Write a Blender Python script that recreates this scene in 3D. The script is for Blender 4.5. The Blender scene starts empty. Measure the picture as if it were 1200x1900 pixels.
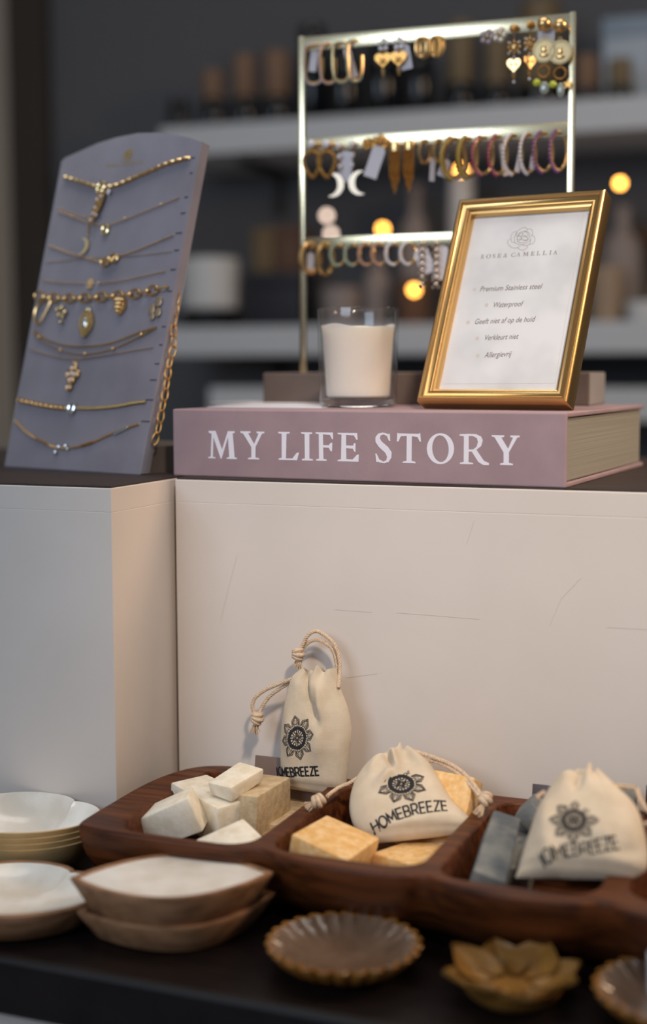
import bpy, bmesh, math, random
from mathutils import Vector, Matrix, Euler
from mathutils.geometry import tessellate_polygon
random.seed(7)
sin, cos, pi, rad = math.sin, math.cos, math.pi, math.radians
SC = bpy.context.scene
COL = SC.collection

# ------------------------------------------------------------------ camera
FPX, PITCH, ROLL, CZ = 2626.15, .09946, -.00295, 1.121
cam = bpy.data.cameras.new('camera'); co = bpy.data.objects.new('camera', cam); COL.objects.link(co)
cam.sensor_fit = 'VERTICAL'; cam.sensor_height = 36; cam.lens = FPX / 1900 * 36
co.matrix_world = Matrix.Translation((0, 0, CZ)) @ Matrix.Rotation(pi / 2 - PITCH, 4, 'X') @ Matrix.Rotation(ROLL, 4, 'Z')
cam.clip_start = .05
cam.dof.use_dof = True; cam.dof.focus_distance = 1.09; cam.dof.aperture_fstop = 2.25
SC.camera = co

# ------------------------------------------------------------------ light
world = bpy.data.worlds.new('daylight'); SC.world = world; world.use_nodes = True
bg = world.node_tree.nodes['Background']; bg.inputs[0].default_value = (.80, .88, 1, 1); bg.inputs[1].default_value = .16


def area(name, loc, target, size, sy, power, col, spread=180):
    l = bpy.data.lights.new(name, 'AREA'); l.shape = 'RECTANGLE'; l.size = size; l.size_y = sy
    l.energy = power; l.color = col; l.spread = rad(spread)
    o = bpy.data.objects.new(name, l); COL.objects.link(o); o.location = loc
    o.rotation_euler = (Vector(target) - Vector(loc)).to_track_quat('-Z', 'Y').to_euler(); return o


def spot(name, loc, target, power, col, ang, blend, r):
    l = bpy.data.lights.new(name, 'SPOT'); l.energy = power; l.color = col; l.spot_size = rad(ang); l.spot_blend = blend; l.shadow_soft_size = r
    o = bpy.data.objects.new(name, l); COL.objects.link(o); o.location = loc
    o.rotation_euler = (Vector(target) - Vector(loc)).to_track_quat('-Z', 'Y').to_euler(); return o


area('window_daylight', (-1.3, -.55, 1.88), (0, 1.2, 1.1), 1.15, .78, 18, (.70, .84, 1))
spot('ceiling_spot', (.40, -.5, 2.5), (.165, 1.1, 1.02), 155, (1, .82, .65), 20.5, .9, .09)
area('warm_side_lamps', (1.5, .85, 1.9), (0, 1.1, .95), .35, .35, 14, (1, .72, .47))
area('overhead_fill', (.0, 1.0, 2.8), (.05, 1.2, .9), 1.6, .7, 12, (1, .94, .86))  # warm fill added from overhead, stands for no fixture of the room
SC.view_settings.view_transform = 'Standard'; SC.view_settings.look = 'None'
SC.view_settings.exposure = 0; SC.view_settings.gamma = 1; SC.view_settings.use_curve_mapping = False

# ------------------------------------------------------------------ pixel -> place
_c, _s = cos(PITCH), sin(PITCH)


def ray(px, py):
    a, b = (px - 600) / FPX, (py - 950) / FPX
    cr, sr = cos(ROLL), sin(ROLL)
    u = cr * a + sr * b; U = sr * a - cr * b
    return Vector((u, _c + U * _s, -_s + U * _c))


EYE = Vector((0, 0, CZ))


def S(px, py, z):
    d = ray(px, py); return EYE + d * ((z - CZ) / d.z)


def PLN(px, py, P0, N):
    d = ray(px, py); return EYE + d * ((Vector(P0) - EYE).dot(N) / d.dot(N))


E22, N22 = Vector((cos(rad(22)), -sin(rad(22)), 0)), Vector((sin(rad(22)), cos(rad(22)), 0))


def UV(u, v, z): return E22 * u + N22 * v + Vector((0, 0, z))


class Plane:
    """a leaning board: local x along it, z up its slope, y away from the viewer"""
    def __init__(s, B, yaw, lean, twist=0):
        s.B = Vector(B); s.rot = (-rad(lean), 0, rad(yaw))
        s.R = Euler(s.rot).to_matrix(); s.M = Matrix.Translation(s.B) @ s.R.to_4x4()
        s.x, s.y, s.z = (s.R @ Vector(a) for a in ((1, 0, 0), (0, 1, 0), (0, 0, 1)))

    def L(s, px, py, off=0):
        P = PLN(px, py, s.B + s.y * off, s.y) - s.B
        return P.dot(s.x), P.dot(s.z)

    def L3(s, px, py, off=0):
        x, z = s.L(px, py, off); return Vector((x, off, z))


# ------------------------------------------------------------------ materials
def lin(h):
    if not isinstance(h, str): return tuple(h) + (1,)
    o = []
    for i in (0, 2, 4):
        v = int(h[i:i + 2], 16) / 255
        o.append(v / 12.92 if v <= .04045 else ((v + .055) / 1.055) ** 2.4)
    return tuple(o) + (1,)


def M(name, col, rough=.5, metal=0, col2=None, nscale=20, stretch=(1, 1, 1), detail=4, bump=0, bscale=None,
      contrast=(.35, .65), sss=0, trans=0, ior=1.45, coat=0, sheen=0, emit=0, spec=.5, wave=0, bstretch=None, sssr=.01):
    m = bpy.data.materials.new(name); m.use_nodes = True
    nt = m.node_tree; n = nt.nodes; b = n['Principled BSDF']; L = nt.links.new
    b.inputs['Base Color'].default_value = lin(col); b.inputs['Roughness'].default_value = rough
    b.inputs['Metallic'].default_value = metal; b.inputs['IOR'].default_value = ior
    b.inputs['Specular IOR Level'].default_value = spec
    b.inputs['Transmission Weight'].default_value = trans; b.inputs['Coat Weight'].default_value = coat
    b.inputs['Coat Roughness'].default_value = .12
    b.inputs['Sheen Weight'].default_value = sheen
    if sss:
        b.inputs['Subsurface Weight'].default_value = sss; b.inputs['Subsurface Radius'].default_value = (1, .7, .45)
        b.inputs['Subsurface Scale'].default_value = sssr
    if emit:
        b.inputs['Emission Color'].default_value = lin(col); b.inputs['Emission Strength'].default_value = emit
    tc = n.new('ShaderNodeTexCoord')

    def noise(sc, st, det):
        mp = n.new('ShaderNodeMapping'); mp.inputs['Scale'].default_value = st; L(tc.outputs['Object'], mp.inputs[0])
        if wave:
            t = n.new('ShaderNodeTexWave'); t.inputs['Scale'].default_value = sc; t.inputs['Distortion'].default_value = wave
            t.inputs['Detail'].default_value = det; t.inputs['Detail Scale'].default_value = 1.5
        else:
            t = n.new('ShaderNodeTexNoise'); t.inputs['Scale'].default_value = sc; t.inputs['Detail'].default_value = det
        L(mp.outputs[0], t.inputs['Vector']); return t
    if col2:
        t = noise(nscale, stretch, detail); r = n.new('ShaderNodeValToRGB')
        r.color_ramp.elements[0].position, r.color_ramp.elements[1].position = contrast
        r.color_ramp.elements[0].color = lin(col); r.color_ramp.elements[1].color = lin(col2)
        L(t.outputs['Fac'], r.inputs[0]); L(r.outputs[0], b.inputs['Base Color'])
    if bump:
        t = noise(bscale or nscale * 3, bstretch or stretch, 3); bp = n.new('ShaderNodeBump'); bp.inputs['Strength'].default_value = bump
        bp.inputs['Distance'].default_value = .001
        L(t.outputs['Fac'], bp.inputs['Height']); L(bp.outputs[0], b.inputs['Normal'])
    return m


def cloth_mat(name, col, col2):
    m = M(name, col, .9, col2=col2, nscale=60, sheen=.15, detail=5)
    nt = m.node_tree; n = nt.nodes; L = nt.links.new; b = n['Principled BSDF']
    tc = n.new('ShaderNodeTexCoord'); ws = []
    for ax in ('X', 'Z'):
        w = n.new('ShaderNodeTexWave'); w.bands_direction = ax; w.inputs['Scale'].default_value = 420; w.inputs['Distortion'].default_value = 1.2
        L(tc.outputs['Object'], w.inputs['Vector']); ws.append(w)
    mx = n.new('ShaderNodeMath'); mx.operation = 'MAXIMUM'; L(ws[0].outputs['Fac'], mx.inputs[0]); L(ws[1].outputs['Fac'], mx.inputs[1])
    bp = n.new('ShaderNodeBump'); bp.inputs['Strength'].default_value = .45; bp.inputs['Distance'].default_value = .0005
    L(mx.outputs[0], bp.inputs['Height']); L(bp.outputs[0], b.inputs['Normal']); return m


def pane_mat(name, k=.06):
    m = bpy.data.materials.new(name); m.use_nodes = True; nt = m.node_tree; n = nt.nodes; n.clear(); L = nt.links.new
    o = n.new('ShaderNodeOutputMaterial'); mx = n.new('ShaderNodeMixShader'); t = n.new('ShaderNodeBsdfTransparent')
    g = n.new('ShaderNodeBsdfGlossy'); g.inputs['Roughness'].default_value = .03
    f = n.new('ShaderNodeLayerWeight'); f.inputs['Blend'].default_value = .5
    pw = n.new('ShaderNodeMath'); pw.operation = 'POWER'; pw.inputs[1].default_value = 4.5; L(f.outputs['Facing'], pw.inputs[0])
    ml = n.new('ShaderNodeMath'); ml.operation = 'MULTIPLY_ADD'; ml.inputs[1].default_value = .8; ml.inputs[2].default_value = k; L(pw.outputs[0], ml.inputs[0])
    L(ml.outputs[0], mx.inputs[0]); L(t.outputs[0], mx.inputs[1]); L(g.outputs[0], mx.inputs[2]); L(mx.outputs[0], o.inputs[0]); return m


GOLD = M('polished_gold', 'ecc488', .28, 1)
PALEGOLD = M('pale_gold', 'f0d6a0', .22, 1)
DARKGOLD = M('antique_gold', 'dca860', .36, .85, col2='b98546', nscale=300)
BRASS = M('brushed_brass_frame', 'dcb072', .28, 1, bump=.05, bscale=900)
STANDGOLD = M('satin_brass_stand', 'f4e6c0', .27, 1)
COIN = M('dull_coin_gold', 'e6cf9e', .5, .5)
SILVER = M('bright_silver', 'e8ecf0', .15, 1)
VELVET = M('grey_velvet', '7d7882', .95, col2='8a8590', nscale=18, sheen=.4, bump=.25, bscale=700)
TAUPE = M('taupe_suede', '5d504c', .95, col2='695b55', nscale=25, sheen=.3, bump=.2, bscale=700)
PINKCOVER = M('dusty_pink_linen_cover', 'a0888d', .75, col2='978086', nscale=30, bump=.15, bscale=1500)
PAGES = M('cream_page_block', '9b968d', .85, col2='88837a', nscale=3, stretch=(1, 1, 500), detail=2)
INKWHITE = M('white_foil_print', 'e4e0ea', .6)
WHITEPAINT = M('white_painted_board', 'd9cfc8', .55, col2='d2c8c0', nscale=7, bump=.04, bscale=60)
SCUFF = M('brown_hairline_scuff', 'c2b6ab', .7)
DARKTOP = M('dark_brown_board', '3b302d', .6, col2='2d2422', nscale=40, stretch=(1, 12, 1))
TABLEWOOD = M('dark_stained_table_wood', '1b1210', .45, spec=.3, col2='120b0a', nscale=30, stretch=(1, 14, 1), bump=.08, bscale=120)
TRAYWOOD = M('oiled_mahogany_tray_wood', '633518', .45, spec=.28, col2='3c1c0b', nscale=26, stretch=(.6, 7, 7), detail=6, bump=.15, bscale=130)
RAWWOOD = M('raw_acacia_wood', 'a97d5a', .6, col2='80593c', nscale=22, stretch=(.8, 6, 6), detail=6, bump=.12, bscale=120)
SHELL = M('mother_of_pearl', 'f6f1e8', .25, col2='dfd6c8', nscale=30, detail=9, coat=.5, bump=.5, bscale=60)
SHELLEDGE = M('golden_shell_rim', 'b58f58', .4, col2='c6a777', nscale=30)
AMBER = M('amber_glazed_ceramic', '8a5a22', .25, col2='a06c30', nscale=60, coat=.8)
TAUPEGLAZE = M('taupe_glazed_ceramic', '7a6250', .28, col2='685140', nscale=60, coat=.8)
OCHRE = M('ochre_glazed_ceramic', '8f662c', .48, col2='775222', nscale=70)
WHITESOAP = M('white_soap', 'ece4d4', .6, col2='dcd0b8', nscale=120, detail=8, bump=.35, bscale=260, sss=.25, sssr=.006)
TANSOAP = M('beige_soap', 'cdb693', .75, col2='b39b78', nscale=150, detail=8, bump=.5, bscale=300)
YELLOWSOAP = M('yellow_soap', 'd8a660', .6, col2='e8c490', nscale=170, detail=8, bump=.4, bscale=280, sss=.2, sssr=.006)
GREYSOAP = M('charcoal_soap', '85857f', .65, col2='50565c', nscale=45, detail=9, bump=.4, bscale=250)
COTTON = cloth_mat('natural_cotton', 'd9c9b2', 'cdbba2')
CORD = M('cotton_cord', 'd8c0a6', .9, col2='c2a88c', nscale=500, bump=.4, bscale=900)
INK = M('black_fabric_ink', '1c1d22', .8)
GREYINK = M('grey_brown_print_ink', '8f8580', .8)
BROWNINK = M('brown_print_ink', '6d5f5b', .8)
DOTINK = M('pale_taupe_dot_ink', 'c8bdb6', .8)
MARBLE = M('marbled_paper', 'd8d8db', .6, col2='c3c4c7', nscale=22, detail=7, contrast=(.42, .7))
PAPER = M('white_paper', 'e2e0e6', .7)
TAG = M('white_price_tag', 'dcd6dc', .7)
GLASS = M('clear_glass', 'ffffff', .0, trans=1, ior=1.45)
PANE = pane_mat('thin_glass_pane', .03)
TUMBLER = pane_mat('clear_tumbler_glass', .05)
WAX = M('white_wax', 'ece2d6', .5, sss=.6, sssr=.02, bump=.15, bscale=60)
CARDBROWN = M('dark_brown_card', '4a3630', .35, col2='3a2924', nscale=20)
CARDTAUPE = M('taupe_card', '7d675b', .4, col2='6c584d', nscale=20)
CARDBLACK = M('black_card', '241e20', .35)
WALLGREY = M('charcoal_wall_paint', '5c5d61', .9)
WALLBEIGE = M('greige_wall_paint', 'b5b1aa', .9)
DARKTRIM = M('dark_brown_trim', '3a322d', .7)
FLOORM = M('pale_grey_floor', '9aa0ae', .6, col2='8f95a2', nscale=4)
SHELFWHITE = M('white_shelf_laminate', 'c3c6cb', .5)
BLACKGLASS = M('black_bottle_glass', '0b0c11', .12)
COPPERCAP = M('copper_brown_cap', '7d604a', .45, col2='6c523d', nscale=10)
OLIVECAP = M('olive_brown_cap', '77664b', .5, col2='6a5a42', nscale=10)
WHITECER = M('white_ceramic', 'c9cacb', .4)
TAUPECER = M('taupe_ceramic', '8f8480', .6)
NAVYBOX = M('navy_black_box', '22232c', .6)
BROWNBOX = M('brown_kraft_box', '5e4536', .7)
OLIVEBOX = M('olive_kraft_box', '6d5c41', .7)
TANCER = M('tan_ceramic', 'a08a74', .6)
BULB = M('warm_glowing_bulb', (1, .43, .07), .5, emit=14)
PEARLBULB = M('pale_frosted_bulb', (1, .76, .62), .5, emit=4)
WIRE = M('thin_dark_wire', '2b2622', .6)


def gem(name, col): return M(name, col, .12, spec=.8, coat=.7)


G_PINK, G_GREEN, G_WHITE = gem('pale_pink_beads', 'e6cccb'), gem('sage_green_beads', 'a9b69c'), gem('clear_white_gems', 'efe9ec')
G_LIME, G_MAG, G_PURP = gem('olive_yellow_gems', 'a78a2c'), gem('magenta_gems', 'a42a5c'), gem('purple_gems', '7a3a80')
G_PEACH, G_YEL, G_GREY = gem('peach_beads', 'cf9f82'), gem('lime_yellow_bead', 'c8cf2a'), gem('clear_green_glass_charm', '9fa596')


# ------------------------------------------------------------------ mesh builder
class MB:
    def __init__(s): s.v = []; s.f = []

    def add(s, vs, fs, T=None):
        k = len(s.v)
        s.v += [tuple(T @ Vector(p)) if T is not None else tuple(p) for p in vs]
        s.f += [tuple(i + k for i in f) for f in fs]; return s

    def box(s, a, b, T=None):
        (x0, y0, z0), (x1, y1, z1) = a, b
        return s.add([(x, y, z) for x in (x0, x1) for y in (y0, y1) for z in (z0, z1)],
                     [(0, 1, 3, 2), (4, 6, 7, 5), (0, 4, 5, 1), (2, 3, 7, 6), (0, 2, 6, 4), (1, 5, 7, 3)], T)

    def rbox(s, size, bev=.002, T=None, seg=2, jit=0, at=(0, 0, 0)):
        bm = bmesh.new(); bmesh.ops.create_cube(bm, size=1)
        for v in bm.verts: v.co = Vector((v.co.x * size[0] + at[0], v.co.y * size[1] + at[1], v.co.z * size[2] + at[2])) + Vector([random.uniform(-jit, jit) for _ in 'abc'])
        bmesh.ops.bevel(bm, geom=bm.edges[:], offset=bev, segments=seg, profile=.5, affect='EDGES')
        bm.verts.index_update(); s.add([v.co.copy() for v in bm.verts], [[v.index for v in f.verts] for f in bm.faces], T); bm.free(); return s

    def tube(s, pts, r, closed=False, n=6, T=None, caps=True, flat=1.0):
        pts = [Vector(p) for p in pts]; m = len(pts); vs = []; fs = []
        rr = r if isinstance(r, (list, tuple)) else [r] * m
        up = None
        for i, p in enumerate(pts):
            a = pts[(i - 1) % m] if (closed or i > 0) else p; b = pts[(i + 1) % m] if (closed or i < m - 1) else p
            t = (b - a)
            t = t.normalized() if t.length > 1e-9 else Vector((0, 0, 1))
            if up is None:
                up = Vector((0, -1, 0)) if abs(t.y) < .9 else Vector((1, 0, 0))
            up = (up - t * up.dot(t))
            up = up.normalized() if up.length > 1e-6 else t.orthogonal().normalized()
            sd = t.cross(up)
            for k in range(n):
                q = 2 * pi * k / n; vs.append(p + (up * cos(q) * flat + sd * sin(q)) * rr[i])
        for i in range(m if closed else m - 1):
            for k in range(n):
                a, b = i * n + k, i * n + (k + 1) % n; c, d = ((i + 1) % m) * n + k, ((i + 1) % m) * n + (k + 1) % n
                fs.append((a, b, d, c))
        if not closed and caps: fs += [tuple(range(n))[::-1], tuple(range((m - 1) * n, m * n))]
        return s.add(vs, fs, T)

    def lathe(s, prof, n=32, T=None):
        vs = []; fs = []; m = len(prof)
        for r, z in prof:
            for k in range(n): vs.append((r * cos(2 * pi * k / n), r * sin(2 * pi * k / n), z))
        for i in range(m - 1):
            for k in range(n):
                a, b = i * n + k, i * n + (k + 1) % n; fs.append((a, b, b + n, a + n))
        if prof[0][0] > 1e-6: fs.append(tuple(range(n))[::-1])
        if prof[-1][0] > 1e-6: fs.append(tuple(range((m - 1) * n, m * n)))
        return s.add(vs, fs, T)

    def ball(s, c, r, n=10, T=None, sc=(1, 1, 1)):
        m = max(4, n // 2 + 1); vs = [(c[0], c[1], c[2] - r * sc[2])]; fs = []
        for i in range(1, m):
            t = pi * i / m
            for k in range(n): vs.append((c[0] + r * sc[0] * sin(t) * cos(2 * pi * k / n), c[1] + r * sc[1] * sin(t) * sin(2 * pi * k / n), c[2] - r * sc[2] * cos(t)))
        vs.append((c[0], c[1], c[2] + r * sc[2])); e = len(vs) - 1
        for k in range(n):
            fs.append((0, 1 + (k + 1) % n, 1 + k)); fs.append((e, e - n + k, e - n + (k + 1) % n))
            for i in range(m - 2):
                a, b = 1 + i * n + k, 1 + i * n + (k + 1) % n; fs.append((a, b, b + n, a + n))
        return s.add(vs, fs, T)

    def ring(s, c, R, r, axis='y', n=14, k=6, sc=(1, 1), T=None, a0=0, a1=2 * pi):
        full = abs(a1 - a0 - 2 * pi) < 1e-6; pts = []
        for i in range(n if full else n + 1):
            t = a0 + (a1 - a0) * i / n; x, z = R * sc[0] * cos(t), R * sc[1] * sin(t)
            pts.append({'y': (c[0] + x, c[1], c[2] + z), 'z': (c[0] + x, c[1] + z, c[2]), 'x': (c[0], c[1] + x, c[2] + z)}[axis])
        return s.tube(pts, r, full, k, T)

    def prism(s, poly, y0, y1, T=None, mapf=None):
        """poly in (x,z), extruded along y from y0 (front) to y1"""
        n = len(poly); vs = [(x, y0, z) for x, z in poly] + [(x, y1, z) for x, z in poly]
        fs = [tuple(range(n)), tuple(range(n, 2 * n))[::-1]] + [(i, i + n, (i + 1) % n + n, (i + 1) % n) for i in range(n)]
        return s.add(vs, fs, T)

    def flat(s, loops, fn):
        """2D loops (outer + holes) filled with triangles and sent through fn(x, z)"""
        L = [[Vector((a, b, 0)) for a, b in l] for l in loops]; tri = tessellate_polygon(L); P = [p for l in L for p in l]
        fs = []
        for t in tri:
            a, b, c = (P[i] for i in t)
            fs.append(tuple(t) if (b - a).cross(c - a).z > 0 else tuple(t)[::-1])
        return s.add([fn(p.x, p.y) for p in P], fs)

    def ribbon(s, pts, w, fn, step=None, closed=False):
        """a flat stroke of width w along 2D pts, sent through fn"""
        q = []
        P = [Vector(p) for p in pts] + ([Vector(pts[0])] if closed else [])
        for a, b in zip(P, P[1:]):
            k = max(1, int((b - a).length / step)) if step else 1
            q += [a + (b - a) * i / k for i in range(k)]
        q.append(P[-1]); m = len(q); vs = []; ws = w if isinstance(w, (list, tuple)) else None
        for i, p in enumerate(q):
            a = q[i - 1] if i else (q[-2] if closed else p); b = q[i + 1] if i < m - 1 else (q[1] if closed else p)
            d1 = (p - a); d2 = (b - p)
            d1 = d1.normalized() if d1.length > 1e-12 else d2.normalized(); d2 = d2.normalized() if d2.length > 1e-12 else d1
            t = d1 + d2
            t = t.normalized() if t.length > 1e-6 else d1
            nrm = Vector((-t.y, t.x)); h = w / 2 / max(.45, nrm.dot(Vector((-d1.y, d1.x))))
            vs += [fn(*(p + nrm * h)), fn(*(p - nrm * h))]
        return s.add(vs, [(2 * i, 2 * i + 1, 2 * i + 3, 2 * i + 2) for i in range(m - 1)])

    def build(s, name, mat, parent=None, world=True, smooth=True, angle=35):
        me = bpy.data.meshes.new(name); V = s.v
        if parent is not None and world:
            inv = MW[parent.name].inverted(); V = [inv @ Vector(p) for p in V]
        me.from_pydata([tuple(p) for p in V], [], s.f); me.update()
        if smooth:
            me.shade_smooth(); me.set_sharp_from_angle(angle=rad(angle))
        me.materials.append(mat)
        o = bpy.data.objects.new(name, me); COL.objects.link(o)
        if parent is not None: o.parent = parent; MW[o.name] = MW[parent.name]
        else: MW[o.name] = Matrix()
        return o

    def part(s, name, mat, parent, **k): return s.build(name, mat, parent, world=False, **k)


MW = {}


def thing(name, label, cat, loc=(0, 0, 0), rot=(0, 0, 0), group=None):
    o = bpy.data.objects.new(name, None); COL.objects.link(o); o.empty_display_size = .01
    o.location = loc; o.rotation_euler = rot; MW[o.name] = Matrix.Translation(loc) @ Euler(rot).to_matrix().to_4x4()
    o['label'] = label; o['category'] = cat
    if group: o['group'] = group
    return o


def tag(o, label, cat, group=None):
    o['label'] = label; o['category'] = cat
    if group: o['group'] = group
    return o


def struct(o): o['kind'] = 'structure'; return o


def single(mb, name, mat, label, cat, loc, rot=(0, 0, 0), group=None, **k):
    o = mb.build(name, mat, None, **k); o.location = loc; o.rotation_euler = rot; MW[o.name] = Matrix.Translation(loc) @ Euler(rot).to_matrix().to_4x4()
    return tag(o, label, cat, group)


def smooth_path(P, n=8, closed=False):
    P = [Vector(p) for p in P]; m = len(P); out = []
    for i in range(m if closed else m - 1):
        if closed: a, b, c, d = P[(i - 1) % m], P[i], P[(i + 1) % m], P[(i + 2) % m]
        else: a, b, c, d = P[max(i - 1, 0)], P[i], P[i + 1], P[min(i + 2, m - 1)]
        for k in range(n):
            t = k / n; out.append(.5 * ((2 * b) + (c - a) * t + (2 * a - 5 * b + 4 * c - d) * t * t + (3 * b - a - 3 * c + d) * t ** 3))
    if not closed: out.append(P[-1])
    return out


def resample(P, step):
    P = [Vector(p) for p in P]; out = [P[0]]; acc = 0.0; dirs = []
    for a, b in zip(P, P[1:]):
        l = (b - a).length
        while acc + l >= step:
            t = (step - acc); a = a + (b - a).normalized() * t; l -= t; acc = 0; out.append(a.copy())
        acc += l
    return out


# ------------------------------------------------------------------ lettering
def G4(pts): return pts


GL = {  # serif capitals, outline points, y down, baseline and cap height per letter
    'M': ([[(28, 57), (80, 58), (128, 195), (170, 60), (222, 60), (222, 73), (207, 77), (221, 253), (238, 259), (238, 268), (162, 266), (162, 257), (181, 252), (172, 105), (124, 265), (118, 265), (64, 105), (60, 250), (79, 254), (79, 262), (25, 260), (25, 252), (44, 248), (50, 80), (28, 70)]], 58, 264),
    'Y': ([[(263, 60), (340, 61), (340, 72), (322, 76), (366, 155), (398, 78), (384, 74), (384, 62), (442, 64), (442, 75), (424, 79), (376, 178), (376, 255), (404, 261), (404, 270), (320, 268), (320, 259), (345, 254), (345, 178), (284, 78), (263, 71)]], 62, 269),
    'L': ([[(544, 64), (630, 66), (630, 77), (606, 80), (602, 262), (650, 262), (680, 222), (699, 218), (684, 276), (548, 272), (548, 262), (570, 257), (570, 80), (544, 75)]], 65, 274),
    'I': ([[(714, 67), (796, 69), (796, 80), (776, 83), (776, 263), (802, 269), (802, 279), (720, 277), (720, 267), (742, 262), (740, 82), (714, 78)]], 68, 278),
    'F': ([[(822, 68), (950, 70), (952, 120), (942, 118), (928, 88), (876, 84), (878, 163), (918, 165), (934, 146), (946, 146), (944, 210), (932, 208), (920, 184), (878, 181), (880, 265), (904, 271), (904, 281), (826, 279), (826, 269), (847, 264), (845, 82), (822, 78)]], 69, 280),
    'E': ([[(985, 72), (1130, 74), (1134, 124), (1124, 124), (1106, 92), (1048, 88), (1048, 165), (1098, 168), (1108, 148), (1118, 148), (1118, 214), (1108, 212), (1098, 190), (1048, 186), (1050, 268), (1096, 270), (1130, 234), (1143, 234), (1140, 287), (985, 283), (985, 273), (1010, 268), (1014, 86), (985, 82)]], 73, 285),
    'S': ([[(172, 78), (176, 132), (166, 132), (150, 96), (126, 84), (104, 92), (98, 112), (112, 136), (160, 178), (186, 216), (184, 256), (164, 288), (130, 298), (96, 292), (82, 286), (72, 290), (65, 226), (74, 226), (94, 268), (124, 286), (146, 276), (152, 250), (138, 220), (92, 178), (66, 140), (66, 104), (86, 78), (118, 70), (146, 76), (160, 82)]], 74, 294),
    'T': ([[(228, 72), (240, 76), (386, 80), (398, 73), (404, 139), (394, 138), (378, 104), (336, 98), (334, 280), (362, 287), (364, 298), (266, 295), (268, 286), (296, 280), (298, 96), (254, 98), (236, 138), (224, 136)]], 77, 297),
    'O': ([[(548 + 101 * cos(t * pi / 18), 190 + 115 * sin(t * pi / 18)) for t in range(36)], [(548 + 61 * cos(t * pi / 18) + 4 * sin(t * pi / 18), 190 + 99 * sin(t * pi / 18)) for t in range(36)]], 79, 301),
    'R': ([[(690, 83), (760, 80), (812, 82), (850, 100), (862, 128), (850, 170), (815, 198), (870, 280), (908, 297), (908, 312), (868, 312), (830, 290), (780, 212), (758, 212), (756, 290), (790, 296), (790, 306), (692, 304), (692, 294), (720, 288), (722, 98), (690, 94)], [(758, 96), (790, 97), (818, 112), (826, 140), (816, 176), (790, 196), (758, 196)]], 83, 305),
    'C': ([[(86, 20), (90, 34), (84, 34), (72, 12), (50, 6), (30, 16), (20, 50), (30, 84), (52, 94), (74, 86), (88, 66), (94, 66), (88, 96), (52, 102), (18, 92), (2, 52), (18, 10), (52, -2), (76, 2)]], 0, 100),
    'A': ([[(44, 0), (52, 0), (92, 93), (102, 96), (102, 100), (64, 100), (64, 96), (74, 93), (64, 68), (28, 68), (18, 93), (30, 96), (30, 100), (-4, 100), (-4, 96), (8, 93)], [(46, 24), (60, 60), (32, 60)]], 0, 100),
    '&': ([[(96, 46), (96, 50), (86, 52), (70, 78), (90, 94), (104, 96), (104, 100), (76, 100), (62, 88), (40, 102), (14, 100), (2, 82), (8, 62), (32, 46), (22, 24), (28, 6), (46, -2), (64, 4), (66, 22), (58, 34), (42, 44), (62, 70), (76, 50), (66, 48), (66, 46)], [(38, 38), (52, 26), (54, 12), (46, 4), (36, 10), (36, 24)], [(34, 52), (54, 80), (42, 94), (24, 92), (16, 76)]], 0, 100)}


def glyph_at(mb, ch, x0, x1, base, cap, fn):
    """serif letter stretched between x0..x1 with baseline and cap line, fn maps (x, z)"""
    loops, top, bot = GL[ch]; xs = [p[0] for p in loops[0]]; a, b = min(xs), max(xs)
    mb.flat([[(x0 + (p[0] - a) / (b - a) * (x1 - x0), base + (bot - p[1]) / (bot - top) * (cap - base)) for p in l] for l in loops], fn)


SANS = {'H': (.78, [[(0, 0), (0, 1)], [(.72, 0), (.72, 1)], [(0, .5), (.72, .5)]]),
        'O': (.98, [[(.46 + .46 * cos(t * pi / 12), .5 + .5 * sin(t * pi / 12)) for t in range(25)]]),
        'M': (.95, [[(0, 0), (.04, 1), (.44, .3), (.84, 1), (.88, 0)]]),
        'E': (.66, [[(.6, 0), (0, 0), (0, 1), (.6, 1)], [(0, .52), (.55, .52)]]),
        'B': (.74, [[(0, .52), (.4, .52), (.58, .62), (.6, .8), (.5, .96), (.4, 1), (0, 1), (0, 0), (.44, 0), (.62, .1), (.66, .28), (.58, .44), (.4, .52)]]),
        'R': (.76, [[(0, 0), (0, 1), (.42, 1), (.6, .9), (.64, .68), (.54, .5), (.4, .42), (0, .42)], [(.36, .42), (.66, 0)]]),
        'Z': (.72, [[(.02, 1), (.64, 1), (0, 0), (.66, 0)]])}


def sans_word(word, gap=.16):
    """strokes in cap-height units plus total width"""
    x = 0; out = []
    for ch in word:
        w, st = SANS[ch]
        for l in st: out.append([(x + a, b) for a, b in l])
        x += w + gap
    return out, x - gap


def font_tris(body, shear=0):
    cu = bpy.data.curves.new('t', 'FONT'); cu.body = body; cu.size = 1; cu.shear = shear; cu.resolution_u = 3
    o = bpy.data.objects.new('t', cu); COL.objects.link(o)
    dg = bpy.context.evaluated_depsgraph_get(); me = bpy.data.meshes.new_from_object(o.evaluated_get(dg))
    v = [(p.co.x, p.co.y) for p in me.vertices]; f = [tuple(p.vertices) for p in me.polygons]
    bpy.data.objects.remove(o); bpy.data.curves.remove(cu); bpy.data.meshes.remove(me)
    return v, f


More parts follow.
